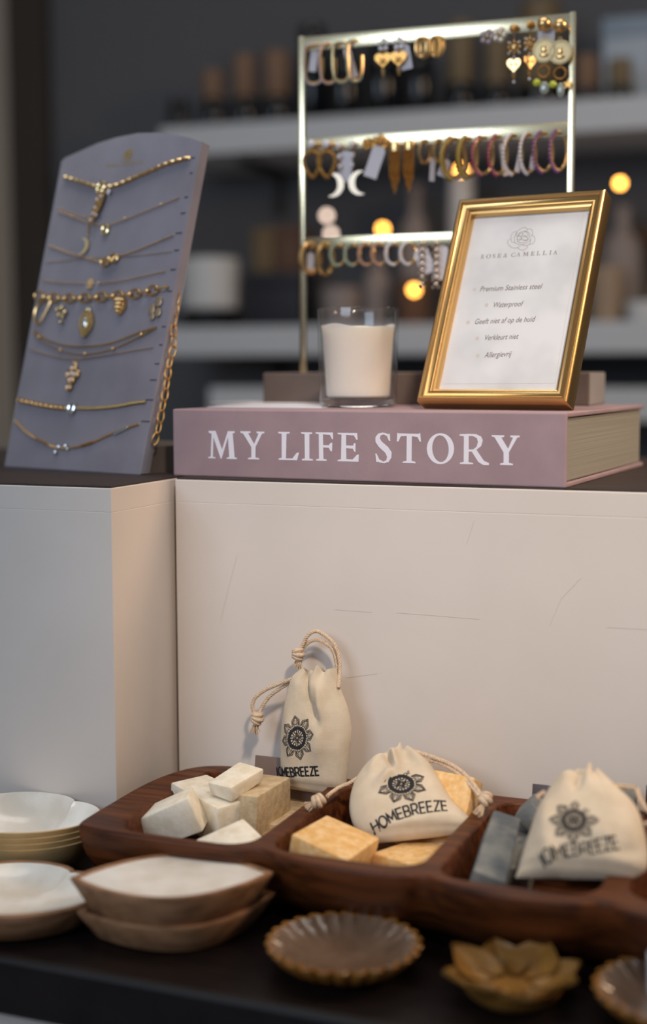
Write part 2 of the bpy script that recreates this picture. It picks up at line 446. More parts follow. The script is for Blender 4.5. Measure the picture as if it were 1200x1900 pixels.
ROSE = [[(545, 200), (560, 140), (600, 105), (650, 86), (685, 100), (690, 125)], [(690, 110), (735, 105), (762, 140), (755, 180), (730, 215)],
        [(755, 185), (785, 210), (790, 260), (765, 295), (720, 308)], [(480, 250), (480, 190), (510, 150), (555, 132)],
        [(470, 240), (440, 255), (435, 290), (470, 335), (520, 355), (570, 345), (605, 320)], [(690, 325), (690, 350), (650, 378), (600, 378), (565, 352)],
        [(480, 250), (490, 275), (530, 285)], [(550, 150), (525, 210), (525, 270), (560, 300), (620, 310), (680, 290), (730, 250), (735, 225)],
        [(725, 240), (735, 275), (710, 310), (670, 325), (630, 315)], [(560, 260), (570, 180), (620, 140), (680, 135), (720, 165), (715, 215), (690, 255), (640, 285), (580, 280), (560, 260)],
        [(575, 190), (600, 160), (625, 165), (625, 190), (600, 200), (575, 190)], [(625, 165), (665, 140), (700, 170), (690, 205), (650, 185), (625, 200)],
        [(548, 205), (590, 195), (615, 230), (580, 245), (550, 240)], [(640, 205), (690, 215), (690, 245), (650, 250), (615, 235), (640, 205)], [(570, 275), (610, 240), (650, 255), (690, 250)]]


def mandala_strokes():
    """unit-radius flower emblem: list of (polyline, width) and list of filled discs"""
    out = []; discs = []
    P = lambda r, a: (r * cos(a), r * sin(a))
    for k in range(8):
        a = 2 * pi * k / 8 + .39; d = .36
        for sc, w in ((1, .022), (.86, .018), (.78, .012)):
            r0 = .56; tip = .56 + (1 - .56) * sc; dd = d * sc ** 1.6; mid = .56 + (tip - .56) * .55
            out.append(([P(r0, a - dd), P(mid, a - dd * .78), P(tip, a), P(mid, a + dd * .78), P(r0, a + dd)], w))
        for j in range(4):
            for sgn in (-1, 1): out.append(([P(.60 + .055 * j, a + sgn * .03), P(.655 + .05 * j, a + sgn * (.24 - .05 * j))], .016))
        out.append(([(P(.55, a)[0] + .07 * cos(t * pi / 5), P(.55, a)[1] + .07 * sin(t * pi / 5)) for t in range(11)], .02))
        for j in range(5):
            b = a + (j - 2) * .157; out.append(([P(.40, b), P(.52, b + .03)], .05))
        out.append(([(P(.30, a + .2)[0] + .075 * cos(t * pi / 4), P(.30, a + .2)[1] + .075 * sin(t * pi / 4)) for t in range(9)], .035))
        out.append(([P(.06, a), P(.2, a)], .03))
        if k % 2 == 0: out.append(([(P(.15, a)[0] + .06 * cos(t * pi / 4), P(.15, a)[1] + .06 * sin(t * pi / 4)) for t in range(9)], .03))
    out.append(([P(.41, 2 * pi * t / 40) for t in range(41)], .09))
    out.append(([P(.06, 2 * pi * t / 10) for t in range(11)], .025))
    return out

# ================================================================== the room
NB = Vector((sin(rad(20)), cos(rad(20)), 0)); EB = Vector((cos(rad(20)), -sin(rad(20)), 0))
TB = Matrix(((EB.x, NB.x, 0, 0), (EB.y, NB.y, 0, 0), (0, 0, 1, 0), (0, 0, 0, 1)))      # room axes: x along the back wall, y towards it


def RB(u, v, z): return EB * u + NB * v + Vector((0, 0, z))


KW, KS = 3.0, 2.72                                   # back wall and shelf fronts


def ub(px, py, k):
    P = PLN(px, py, NB * k, NB); return P.dot(EB), P.z


uL, _ = ub(28, 300, KW)
struct(MB().box((-2.6, -1.6, -.05), (3.2, KW + .1, 0), TB).build('floor', FLOORM))
struct(MB().box((uL - .06, KW, 0), (3.2, KW + .1, 2.9), TB).build('wall_back', WALLGREY))
struct(MB().box((uL - .16, .6, 0), (uL - .06, KW + .1, 2.9), TB).build('wall_left', WALLBEIGE))
struct(MB().box((uL - .06, KW - .16, 0), (uL + .004, KW, 2.9), TB).build('trim_1', WALLBEIGE))
u1, _ = ub(100, 300, KW)
struct(MB().box((uL + .004, KW - .03, 0), (u1, KW, 2.9), TB).build('trim_2', DARKTRIM))


def shelf(label, x0px, py_mid, th, uend=1.3, thick=.0):
    u0, z = ub(x0px, py_mid, KS); zm = ub(600, py_mid, KS)[1]
    t = thing('wall_shelf', label, 'shelf', RB(u0, KS, zm), (0, 0, -rad(20)))
    MB().rbox((uend - u0, KW - KS, th), .002, at=((uend - u0) / 2, (KW - KS) / 2, 0)).part('shelf_board', SHELFWHITE, t, smooth=False)
    for u in (.15, (uend - u0) - .2):
        MB().box((u, KW - KS - .012, -th / 2 - .10), (u + .02, KW - KS, -th / 2)).box((u, .06, -th / 2 - .012), (u + .02, KW - KS - .002, -th / 2)).part('bracket', WIRE, t)
    return u0, zm + th / 2


_, Z1 = shelf('white upper wall shelf carrying dark bottles with brown caps', 296, 245, .060)
_, Z2 = shelf('white middle wall shelf with vases, boxes and small warm lights', 300, 631, .060)
_, Z3 = shelf('white lowest wall shelf partly hidden behind the pink book', 388, 748, .062)

# bottles on the upper shelf: pixel x range, y of top, y where the cap meets the glass, cap material
BOT = [(312, 352, 186, 200, BLACKGLASS, 'small black bottle at the left end of the upper shelf', 2.78),
       (372, 418, 134, 186, COPPERCAP, 'second bottle from the left on the upper shelf, brown-capped and short', 2.80),
       (430, 477, 106, 182, COPPERCAP, 'third bottle from the left on the upper shelf, brown-capped and mid-height', 2.80),
       (487, 540, 100, 180, COPPERCAP, 'brown-capped bottle beside the left post of the earring stand', 2.80),
       (552, 606, 52, 90, BLACKGLASS, 'tall black bottle behind the top left corner of the earring stand', 2.84),
       (612, 668, 80, 110, BLACKGLASS, 'black bottle behind the U-shaped pink and green earrings', 2.80),
       (676, 742, 72, 104, BLACKGLASS, 'black bottle behind the heart-shaped dangling earrings', 2.80),
       (748, 806, 78, 104, BLACKGLASS, 'black bottle behind the twisted gold hoops', 2.80),
       (826, 884, 44, 156, OLIVECAP, 'tall olive-capped bottle behind the two empty holes of the top bar', 2.82),
       (896, 948, 66, 158, OLIVECAP, 'olive-capped bottle behind the pale flower studs', 2.82),
       (960, 1046, 8, 160, OLIVECAP, 'tallest olive-capped bottle behind the coin earrings', 2.84),
       (1064, 1114, 106, 172, COPPERCAP, 'brown-capped bottle just right of the earring stand', 2.78),
       (1126, 1176, 112, 172, OLIVECAP, 'olive-capped bottle in front of the pale blue-white box', 2.78)]
for a, b, yt, yc, capm, lab, k in BOT:
    ua, zt = ub(a, yt, k); ub_, _ = ub(b, yt, k); zc = ub((a + b) / 2, yc, k)[1]; uc = (ua + ub_) / 2; r = (ub_ - ua) / 2
    zc = max(zc, Z1 + .03)
    t = thing('bottle', lab, 'bottle', RB(uc, k, Z1), (0, 0, -rad(20)), 'bottles on the upper shelf')
    h = zc - Z1
    MB().lathe([(r * .94, 0), (r, .004), (r, h * .82), (r * .93, h * .93), (r * .55, h * .985), (r * .5, h)], 24).part('glass_body', BLACKGLASS, t)
    H = zt - Z1
    MB().lathe([(r * .82, h), (r * .86, h + .003), (r * .86, H - .004), (r * .82, H)], 24).part('cap', capm, t)
ua, zt = ub(1122, 40, 2.88); ux, _ = ub(1215, 40, 2.88)
t = thing('gift_box', 'pale blue-white box at the right end of the upper shelf', 'box', RB(ua, 2.86, Z1), (0, 0, -rad(20)))
MB().rbox((ux - ua, .1, (zt - Z1) * .8), .002, at=((ux - ua) / 2, .05, (zt - Z1) * .4)).part('carton', M('pale_blue_white_carton', 'a9b4c0', .6), t)
MB().rbox((ux - ua + .004, .104, (zt - Z1) * .22), .002, at=((ux - ua) / 2, .05, (zt - Z1) * .9)).part('lid', M('blue_grey_lid', '8796a6', .6), t)


def ceramic(name, lab, cat, px0, px1, ytop, k, mat, prof, z0=None, parts=()):
    ua, zt = ub(px0, ytop, k); ux, _ = ub(px1, ytop, k); r = (ux - ua) / 2; z0 = Z2 if z0 is None else z0; H = zt - z0
    t = thing(name, lab, cat, RB((ua + ux) / 2, k, z0), (0, 0, -rad(20)))
    MB().lathe([(a * r, b * H) for a, b in prof], 28).part('body', mat, t)
    for nm, m2, pr in parts: MB().lathe([(a * r, b * H) for a, b in pr], 28).part(nm, m2, t)
    return t


POT = [(.8, 0), (.86, .02), (1, .9), (.97, .985), (.9, 1), (.84, .97), (.8, .3), (0, .28)]
VASE = [(.6, 0), (.75, .02), (1, .3), (.95, .5), (.5, .78), (.42, .86), (.55, .98), (.5, 1), (.36, .86), (.4, .8), (0, .7)]
BOTT = [(.9, 0), (1, .03), (1, .6), (.8, .72), (.38, .8), (.36, .96), (.44, .97), (.44, 1), (0, 1)]
CYL = [(.95, 0), (1, .02), (1, .97), (.95, 1), (0, 1)]
ceramic('candle_cup', 'white cup on a black foot, left on the middle shelf', 'cup', 340, 440, 482, 2.80, WHITECER,
        [(.9, .26), (.98, .3), (1, .97), (.97, 1), (.9, .97), (.86, .5), (0, .48)], parts=[('foot', BLACKGLASS, [(.86, 0), (.92, .03), (.92, .24), (.86, .26)])])


def carton(lab, px0, px1, yt, yb, k, mat, d=.09, onto=None, name='gift_box'):
    ua, zt = ub(px0, yt, k); ux, _ = ub(px1, yt, k); zb = Z2 if onto is None else onto
    t = thing(name, lab, 'box', RB(ua, k, zb), (0, 0, -rad(20)))
    MB().rbox((ux - ua, d, (zt - zb) * .72), .0015, at=((ux - ua) / 2, d / 2, (zt - zb) * .36)).part('carton', mat, t)
    MB().rbox((ux - ua + .003, d + .003, (zt - zb) * .28), .0015, at=((ux - ua) / 2, d / 2, (zt - zb) * .86)).part('lid', mat, t); return zt


zz = carton('dark navy box under the brown boxes, left of the candle', 456, 560, 506, 600, 2.79, NAVYBOX)
carton('olive-brown box standing on the navy box, left one', 468, 506, 424, 506, 2.80, OLIVEBOX, .07, zz)
carton('reddish-brown box standing on the navy box beside the stand post', 509, 556, 420, 506, 2.80, BROWNBOX, .07, zz)
ceramic('bowl', 'taupe bowl behind the candle glass', 'bowl', 598, 668, 535, 2.79, TAUPECER, POT)
ceramic('bottle', 'taupe bottle behind the candle, below the lowest earring bar', 'bottle', 676, 724, 472, 2.82, TAUPECER, BOTT)
ceramic('vase', 'taupe vase seen between the middle and lowest earring bars', 'vase', 742, 800, 345, 2.88, TAUPECER, BOTT)
ceramic('vase', 'brown vase behind the warm light beside the candle', 'vase', 735, 800, 520, 2.78, BROWNBOX, POT)
ceramic('pillar_vase', 'tall light grey vase left of the picture frame top', 'vase', 834, 878, 318, 2.84, WHITECER, CYL)
ceramic('vase', 'pinkish taupe vase at the right behind the picture frame', 'vase', 1118, 1194, 385, 2.88, TAUPECER, BOTT)
ceramic('planter', 'tan planter right of the picture frame', 'planter', 1096, 1158, 496, 2.78, TANCER, POT)
ceramic('planter', 'pale planter at the right edge of the middle shelf', 'planter', 1160, 1236, 560, 2.77, WHITECER, POT)
# dried plant in the tan planter's neighbour
uA, _z = ub(1226, 500, 2.90)
t = thing('dried_plant', 'dried brown plant at the right edge behind the pale planter', 'plant', RB(uA, 2.92, Z2), (0, 0, -rad(20)))
m = MB()
for i in range(26):
    a, l = random.uniform(0, 2 * pi), random.uniform(.05, .14)
    P = Vector((cos(a) * l * .35, sin(a) * l * .25, .10 + l * .6)); m.tube([(0, 0, .07), P * .6 + Vector((0, 0, .05)), P], .0012, n=5)
    m.ball(P, random.uniform(.006, .012), 8)
m.part('dried_stems', M('dried_brown_stems', '5f4330', .8), t)
MB().lathe([(.018, 0), (.026, .004), (.028, .05), (.02, .08), (.016, .078), (.022, .05), (0, .045)], 20).part('pot', TANCER, t)

LIGHTS = [(1150, 340, 2.74, 0, 'warm round light at the right, above the picture frame corner'), (710, 425, 2.73, 0, 'warm round light above the lowest earring bar'),
          (768, 538, 2.70, 0, 'warm round light between the candle and the picture frame'), (855, 316, 2.73, 0, 'warm round light behind the olive-yellow hoops'),
          (606, 400, 2.73, 1, 'pale pinkish light, upper one near the stand left post'), (614, 434, 2.74, 1, 'pale pinkish light, lower one partly behind the lowest bar')]
for px, py, k, pale, lab in LIGHTS:
    u, z = ub(px, py, k)
    t = thing('fairy_light', lab, 'light', RB(u, k, z), (0, 0, -rad(20)), 'small lights along the shelves')
    MB().ball((0, 0, 0), .0075, 12).part('bulb', PEARLBULB if pale else BULB, t)
    MB().lathe([(.004, .0065), (.0045, .007), (.0045, .016), (.003, .018)], 10).tube([(0, 0, .017), (.002, .004, .03), (0, .02, .05)], .0008).part('socket', WIRE, t)

# ================================================================== table and risers
TZ, RZ = .75, 1.035
t = thing('display_table', 'dark wooden display table top carrying the tray and dishes', 'table', UV(-.3, 1.1, 0), (0, 0, -rad(22)))
TT = Matrix(((E22.x, N22.x, 0, 0), (E22.y, N22.y, 0, 0), (0, 0, 1, 0), (0, 0, 0, 1)))
MB().rbox((1.9, .84, .04), .004, TT, at=(-.3, .729 + .42, TZ - .02)).build('tabletop', TABLEWOOD, t, smooth=False)
b_ = MB().rbox((1.82, .76, TZ - .04 - .06), .003, TT, at=(-.3, .729 + .43, (TZ - .04 + .06) / 2)).build('base_cabinet', WHITEPAINT, t, smooth=False)
MB().box((-1.15, .80, 0), (.55, 1.5, .06), TT).build('plinth', DARKTRIM, t)


def riser(lab, P, yaw, x0, x1, depth):
    t = thing('display_riser', lab, 'riser', (P[0], P[1], TZ), (0, 0, rad(yaw))); H = RZ - TZ
    MB().rbox((x1 - x0, depth, H - .0195), .0008, at=((x0 + x1) / 2, depth / 2, (H - .0195) / 2)).part('carcass', WHITEPAINT, t, smooth=False)
    MB().rbox((x1 - x0, depth, .0187), .0008, at=((x0 + x1) / 2, depth / 2, H - .0015 - .0187 / 2)).part('edge_band', WHITEPAINT, t, smooth=False)
    MB().box((x0 + .0012, .0012, H - .0015), (x1 - .0012, depth - .001, H)).part('dark_top', DARKTOP, t)
    return t


r1 = riser('left white riser with dark top, carrying the necklace board', (-.15956, 1.06055), -21.8, -.75, 0, .42)
r2 = riser('right white riser with dark top, carrying the pink book', (-.12054, 1.14699), -21.43, 0, .70, .40)
# fine scratches on the right riser face
PR = Plane((-.12054, 1.14699, TZ), -21.43, 0)
for seg in ([(620, 1131), (690, 1136)], [(735, 1137), (790, 1141), (890, 1149)], [(1020, 1160), (1040, 1112), (1078, 1072)], [(1125, 1164), (1200, 1168)], [(640, 1258), (700, 1250)],
            [(410, 1150), (424, 1090), (440, 1030)], [(865, 1010), (880, 965)]):
    MB().ribbon([PR.L(*p) for p in seg], .00018, lambda x, z: PR.M @ Vector((x, -.00025, z))).build('scratch', SCUFF, r2)

# ================================================================== book
BY = -24.73
t = thing('book', 'thick dusty pink book lying flat, large white capitals along its spine', 'book', (-.12424, 1.17008, RZ), (0, 0, rad(BY)))
L_, W_, T_ = .3318, .2628, .055
cover = MB().rbox((L_, .004, T_), .0012, at=(L_ / 2, .002, T_ / 2)).rbox((L_, W_ - .003, .0036), .001, at=(L_ / 2, W_ / 2 + .0015, .0018)) \
    .rbox((L_, W_ - .003, .0036), .001, at=(L_ / 2, W_ / 2 + .0015, T_ - .0018)).part('cover', PINKCOVER, t, smooth=False)
MB().rbox((L_ - .004, W_ - .010, T_ - .0078), .0012, at=(L_ / 2, .004 + (W_ - .010) / 2, T_ / 2)).part('page_block', PAGES, t, smooth=False)
PB = Plane((-.12424, 1.17008, RZ), BY, 0)
m = MB(); fnb = lambda x, z: PB.M @ Vector((x, -.00012, z))
for ch, ox, sc, oy in [('M', 380, 4, 785), ('Y', 380, 4, 785), ('L', 380, 4, 785), ('I', 380, 4, 785), ('F', 380, 4, 785), ('E', 380, 4, 785),
                       ('S', 680, 4, 785), ('T', 680, 4, 785), ('O', 680, 4, 785), ('R', 680, 4, 785)]:
    m.flat([[PB.L(ox + x / sc, oy + y / sc) for x, y in l] for l in GL[ch][0]], fnb)
m.flat([[PB.L(680 + x / 4, 785 + y / 4) for x, y in [(928, 89), (1022, 91), (1020, 103), (1000, 107), (1050, 190), (1086, 108), (1066, 104), (1066, 92), (1136, 93), (1136, 104), (1118, 108), (1056, 218), (1056, 295), (1086, 302), (1086, 313), (988, 310), (990, 300), (1016, 294), (1016, 218), (948, 104), (928, 100)]]], fnb)
m.build('title_lettering', INKWHITE, cover, smooth=False)
BT = RZ + T_

# cards on the book
for i, (lab, pa, pb, dz) in enumerate([('lowest white card on the book, left of the candle', (384, 756), (640, 762), 0), ('middle white card on the book, left of the candle', (400, 754), (640, 758), .0006),
                                       ('topmost white card on the book, left of the candle', (386, 750), (600, 752), .0012)]):
    A, B = S(*pa, BT), S(*pb, BT); yaw = math.atan2(B.y - A.y, B.x - A.x)
    m = MB().rbox((.105, .068, .0005), .0001, seg=1, at=(.0525, .034, .00025))
    single(m, 'card', PAPER, lab, 'card', (A.x, A.y, BT + dz + .00002), (0, 0, rad(BY + 4 - i * 6)), 'cards on the pink book', world=False)

# ================================================================== candle
P = S(666, 757.5, BT); cd = Vector((P.x, P.y + .0335, BT))
t = thing('candle', 'white candle in a clear straight glass standing on the pink book', 'candle', cd)
H = .0835
MB().lathe([(.0295, 0), (.0318, .0012), (.0326, .003), (.0346, H - .002), (.0343, H - .0004), (.0334, H), (.0325, H - .001), (.0322, H - .003), (.0304, .0082)], 64).part('glass_tumbler', TUMBLER, t)
MB().lathe([(.0285, .0005), (.0308, .0022), (.0313, .0040), (.0310, .0068), (.0295, .0076), (.0, .0074)], 64).part('glass_base', GLASS, t)
m = MB(); n = 64; rows = [(.0, .0086), (.0255, .0086), (.0268, .0100), (.0298, .060), (.0307, .0650), (.0313, .0686)]
vs = []; fs = []
for i, (r, z) in enumerate(rows):
    for k in range(n):
        a = 2 * pi * k / n; w = (.0014 * sin(2 * a + .6) + .0009 * sin(5 * a)) if i >= 4 else 0
        vs.append((r * cos(a), r * sin(a), z + w))
for r, z in [(.0296, .0672), (.022, .0645), (.0, .064)]:
    for k in range(n):
        a = 2 * pi * k / n; vs.append((r * cos(a), r * sin(a), z + .0009 * sin(3 * a)))
for i in range(len(rows) + 2):
    for k in range(n):
        a, b = i * n + k, i * n + (k + 1) % n; fs.append((a, b, b + n, a + n))
m.add(vs, fs).part('wax', WAX, t)
MB().tube([(0, 0, .062), (.0006, 0, .0660), (.0004, .0006, .0680)], .0007).part('wick', WIRE, t)

# ================================================================== picture frame
PF = Plane((.08249, 1.15164, BT), -31.46, 24.35); FW, FH = .12817, .1827
t = thing('picture_frame', 'gold picture frame leaning back on the pink book, holding a marbled notice', 'picture frame', PF.B, PF.rot)
prof = [(.0016, 0), (0, -.0008), (0, -.0150), (.0008, -.0168), (.0022, -.0179), (.0036, -.0175), (.0046, -.0160), (.0058, -.0150), (.0080, -.0143), (.0094, -.0146), (.0101, -.0140), (.0106, -.0125), (.0122, -.0119), (.0128, -.0100), (.0130, -.0075), (.0130, -.0010)]
m = MB(); vs = []; fs = []
for d, y in prof: vs += [(d, y, d), (FW - d, y, d), (FW - d, y, FH - d), (d, y, FH - d)]
for i in range(len(prof) - 1):
    for k in range(4):
        a, b = i * 4 + k, i * 4 + (k + 1) % 4; fs.append((a, b, b + 4, a + 4))
m.add(vs, fs).part('moulding', BRASS, t, angle=28)
notice = MB().box((.0105, -.0068, .0105), (FW - .0105, -.0060, FH - .0105)).part('notice', MARBLE, t)
MB().box((.0125, -.0086, .0125), (FW - .0125, -.0074, FH - .0125)).part('glass', PANE, t, smooth=False)
MB().box((.0018, -.0058, .0018), (FW - .0018, -.0004, FH - .0018)).part('backing_board', M('black_backing_board', '1d1a19', .8), t)
hx = .055
easel = MB(); easel.add([(hx - .012, .0002, .125), (hx + .012, .0002, .125), (hx + .02, .062, .0268), (hx - .02, .062, .0268), (hx - .012, .0022, .125), (hx + .012, .0022, .125), (hx + .02, .064, .0268), (hx - .02, .064, .0268)],
                        [(0, 1, 2, 3), (7, 6, 5, 4), (0, 4, 5, 1), (1, 5, 6, 2), (2, 6, 7, 3), (3, 7, 4, 0)])
easel.part('easel_leg', M('black_easel_board', '1d1a19', .8), t, smooth=False)
yo = -.0069; fnf = lambda x, z: Vector((x, yo, z)); LF = lambda px, py: PF.L(px, py, yo)
m = MB()
for st in ROSE:
    m.ribbon([p.to_2d() for p in smooth_path([Vector((*LF(880 + x / 7.06, 410 + y / 7.06), 0)) for x, y in st], 5)], .00032, fnf)
m.part('rose_emblem', GREYINK, notice, smooth=False)
m = MB()
bl, br = LF(890.2, 480.2), LF(1032.7, 471.6)
for ch, x0, x1 in [('R', 80, 127), ('O', 152, 215), ('S', 237, 273), ('E', 302, 350), ('&', 384, 436), ('C', 482, 540), ('A', 552, 608), ('M', 638, 712), ('E', 738, 790), ('L', 815, 863), ('L', 892, 946), ('I', 978, 1006), ('A', 1030, 1080)]:
    f0, f1 = (x0 - 73) / 1005, (x1 - 73) / 1005
    xa, xb = bl[0] + (br[0] - bl[0]) * f0, bl[0] + (br[0] - bl[0]) * f1; zb = bl[1] + (br[1] - bl[1]) * (f0 + f1) / 2
    glyph_at(m, ch, xa, xb, zb, zb + .0037, fnf)
m.part('shop_name_lettering', GREYINK, notice, smooth=False)
dots = MB()
for body, xa, ya, xb, yb, dx, dy in [('Premium Stainless steel', 889, 541, 1005, 535.5, 880, 537), ('Waterproof', 913, 570.5, 970, 568, 902.5, 566), ('Geeft niet af op de huid', 879, 601.5, 992, 596.5, 868, 598),
                                     ('Verkleurt niet', 897, 631.5, 961, 628.5, 885, 628), ('Allergievrij', 898, 663.5, 948, 661, 886, 660)]:
    v, f = font_tris(body, .22); w = max(p[0] for p in v); a, b = LF(xa, ya), LF(xb, yb); sc = (b[0] - a[0]) / w; h = .0072 * .72
    MB().add([(a[0] + x * sc, yo, a[1] + (b[1] - a[1]) * x / w + y * .0068) for x, y in v], f).part('text_line', BROWNINK, notice, smooth=False)
    c = LF(dx, dy); dots.flat([[(c[0] + .0016 * cos(q * pi / 8), c[1] + .0016 * sin(q * pi / 8)) for q in range(16)]], fnf)
dots.part('bullet_dots', DOTINK, notice, smooth=False)
m = MB()
for p, q in [((876, 388), (1086, 377)), ((818, 712), (1029, 711)), ((876, 388), (818, 712)), ((1086, 377), (1029, 711))]:
    m.ribbon([LF(*p), LF(*q)], .0002, fnf)
m.part('border_line', DOTINK, notice, smooth=False)

# ================================================================== necklace board
BD = Plane((-.2904, 1.2841, RZ), -38.18, 14.8); BW, BH, BTH = .1755, .2924, .011
t = thing('necklace_display_board', 'grey velvet necklace display board with rounded top, leaning back on the left riser', 'display board', BD.B, BD.rot)
top = [BD.L(*p) for p in [(374, 262), (356, 255), (330, 249), (290, 245), (255, 246), (215, 254), (180, 265), (140, 283), (120, 292), (113, 299)]]
poly = [(.001, 0), (BW - .001, 0), (BW, .001)] + top + [(0, .001)]
bm = bmesh.new(); vv = [bm.verts.new((x, 0, z)) for x, z in poly]; f = bm.faces.new(vv); r = bmesh.ops.extrude_face_region(bm, geom=[f])
for v in [g for g in r['geom'] if isinstance(g, bmesh.types.BMVert)]: v.co.y += BTH; v.co.z += .003 if v.co.z < .0015 else 0
bmesh.ops.recalc_face_normals(bm, faces=bm.faces[:])
bmesh.ops.bevel(bm, geom=[e for e in bm.edges if abs(e.verts[0].co.y - e.verts[1].co.y) < 1e-6], offset=.0012, segments=2, profile=.5, affect='EDGES')
bm.verts.index_update(); m = MB(); m.add([v.co.copy() for v in bm.verts], [[v.index for v in f.verts] for f in bm.faces]); bm.free()
board = m.part('velvet_board', VELVET, t)
# wedge foot behind (world-upright)
Ri = BD.R.inverted()
bx = lambda x, y, z: Ri @ (Euler((0, 0, rad(-38.18))).to_matrix() @ Vector((x, y, z)))
hh = .0225
m = MB(); y0 = .0135
m.add([bx(.012, y0, 0), bx(BW - .006, y0, 0), bx(BW - .006, .105, 0), bx(.012, .105, 0), bx(.012, y0 + .006, hh), bx(BW - .006, y0 + .006, hh), bx(BW - .006, .105, hh), bx(.012, .105, hh)],
      [(0, 3, 2, 1), (4, 5, 6, 7), (0, 1, 5, 4), (1, 2, 6, 5), (2, 3, 7, 6), (3, 0, 4, 7)])
m.part('support_foot', TAUPE, t, smooth=False)
m = MB()
for px, py in [(366, 292), (362, 320), (352, 365), (345, 395), (336, 432), (333, 464), (326, 500), (321, 540), (310, 606), (305, 640), (297, 675), (288, 705), (280, 742), (272, 782)]:
    x, z = BD.L(px, py); m.box((x - .006, -.0004, z - .0004), (BW + .0002, .0018, z + .0004))
m.part('notches', M('dark_slit', '35313a', .9), board, smooth=False)
fnd = lambda x, z: Vector((x, -.0003, z))
LOGO = M('gold_foil_print', 'd8b560', .4, .6)
m = MB(); c = BD.L(237, 288)
for st in ROSE: m.ribbon([(c[0] + (x - 615) * .000034, c[1] + (235 - y) * .00004) for x, y in st], .0005, fnd)
m.part('rose_emblem', LOGO, board, smooth=False)
m = MB(); a, b = BD.L(197, 309), BD.L(265, 301)
for i, (ch, x0, x1) in enumerate([('R', 80, 127), ('O', 152, 215), ('S', 237, 273), ('E', 302, 350), ('&', 384, 436), ('C', 482, 540), ('A', 552, 608), ('M', 638, 712), ('E', 738, 790), ('L', 815, 863), ('L', 892, 946), ('I', 978, 1006), ('A', 1030, 1080)]):
    f0, f1 = (x0 - 73) / 1005, (x1 - 73) / 1005; zb = a[1] + (b[1] - a[1]) * (f0 + f1) / 2
    glyph_at(m, ch, a[0] + (b[0] - a[0]) * f0, a[0] + (b[0] - a[0]) * f1, zb - .001, zb + .0022, fnd)
m.part('shop_name_lettering', LOGO, board, smooth=False)


# ---- chains: board-local points
def bp(pts, off=-.0012, n=6): return smooth_path([BD.L3(x, y, off) for x, y in pts], n)


def ch_thin(pts, r=.00042, off=-.0008):
    m = MB(); P = resample(bp(pts, off), .0011); m.tube(P, r, n=5)
    for i, p in enumerate(P):
        if i % 2 == 0: m.ball(p, r * 1.5, 6)
    return m


def ch_rope(pts, r=.0016, off=-.0022):
    m = MB(); P = resample(bp(pts, off), .0007)
    for ph in (0, pi):
        m.tube([p + Vector((0, sin(i * .55 + ph), cos(i * .55 + ph))) * r * .55 for i, p in enumerate(P)], r * .62, n=6)
    return m


def links(P, a, b, r, turn=True):
    """oval links along points P (spaced ~ link length), alternating flat and edge-on"""
    m = MB()
    for i in range(len(P) - 1):
        c = (P[i] + P[i + 1]) / 2; t = (P[i + 1] - P[i]).normalized(); up = Vector((0, -1, 0)); up = (up - t * up.dot(t)).normalized(); sd = t.cross(up)
        if turn and i % 2: q = up * .75 + sd * .45; q.normalize()
        else: q = sd
        m.tube([c + t * a * cos(k * pi / 7) + q * b * sin(k * pi / 7) for k in range(14)], r, True, 6)
    return m


def beads(m, P, r, every=1):
    for p in P[::every]: m.ball(p, r, 8)
    return m


def nk(label): return thing('necklace', label, 'necklace', BD.B, BD.rot, 'necklaces on the grey velvet board')


def crescent(m, c, R, th, a0, a1, wmax, T=None):
    """crescent moon in the xz plane, thick plate"""
    N = 14; out = []; inn = []
    for i in range(N + 1):
        q = a0 + (a1 - a0) * i / N; w = wmax * sin(pi * i / N) ** .8
        out.append((c[0] + R * cos(q), c[2] + R * sin(q))); inn.append((c[0] + (R - w) * cos(q), c[2] + (R - w) * sin(q)))
    for i in range(N):
        quad = [out[i], out[i + 1], inn[i + 1], inn[i]]; m.prism(quad, c[1] - th / 2, c[1] + th / 2, T)
    return m


# 1 rope chain with leaf pendant
t = nk('thick gold rope necklace with jewelled leaf drop, topmost on the velvet board')
ch_rope([(118, 328), (145, 336), (175, 346), (186, 348)]).add(*(lambda q: (q.v, q.f))(ch_rope([(190, 348), (215, 344), (260, 325), (310, 304), (352, 292)]))).part('rope_chain', GOLD, t)
m = MB(); c = BD.L3(188, 345, -.0035); m.ring(c, .0042, .0011); m.ring(c + Vector((.0, -.001, -.004)), .0034, .0012); m.part('pendant_ring', PALEGOLD, t)
m = MB(); A, B = BD.L3(190, 358, -.004), BD.L3(170, 412, -.004)
for i in range(15):
    f = i / 14; c = A + (B - A) * f; w = .0052 * sin(pi * min(1, f * .92 + .1)) ** .8
    for sg in (-1, 1): m.ball(c + Vector((sg * w * .5, -.0008 * (i % 2), sg * .0008)), .0026 * (1 - .4 * f), 8, sc=(1.1, .7, .9))
m.part('leaf_pendant', GOLD, t)
m = MB()
for px, py in [(180, 370), (187, 364), (176, 385), (172, 396), (178, 399), (168, 408)]: m.ball(BD.L3(px, py, -.0065), .0013, 8)
m.ball(BD.L3(201, 356, -.004), .0022, 10, sc=(.8, .6, 1.3)); m.part('gems', G_WHITE, t)
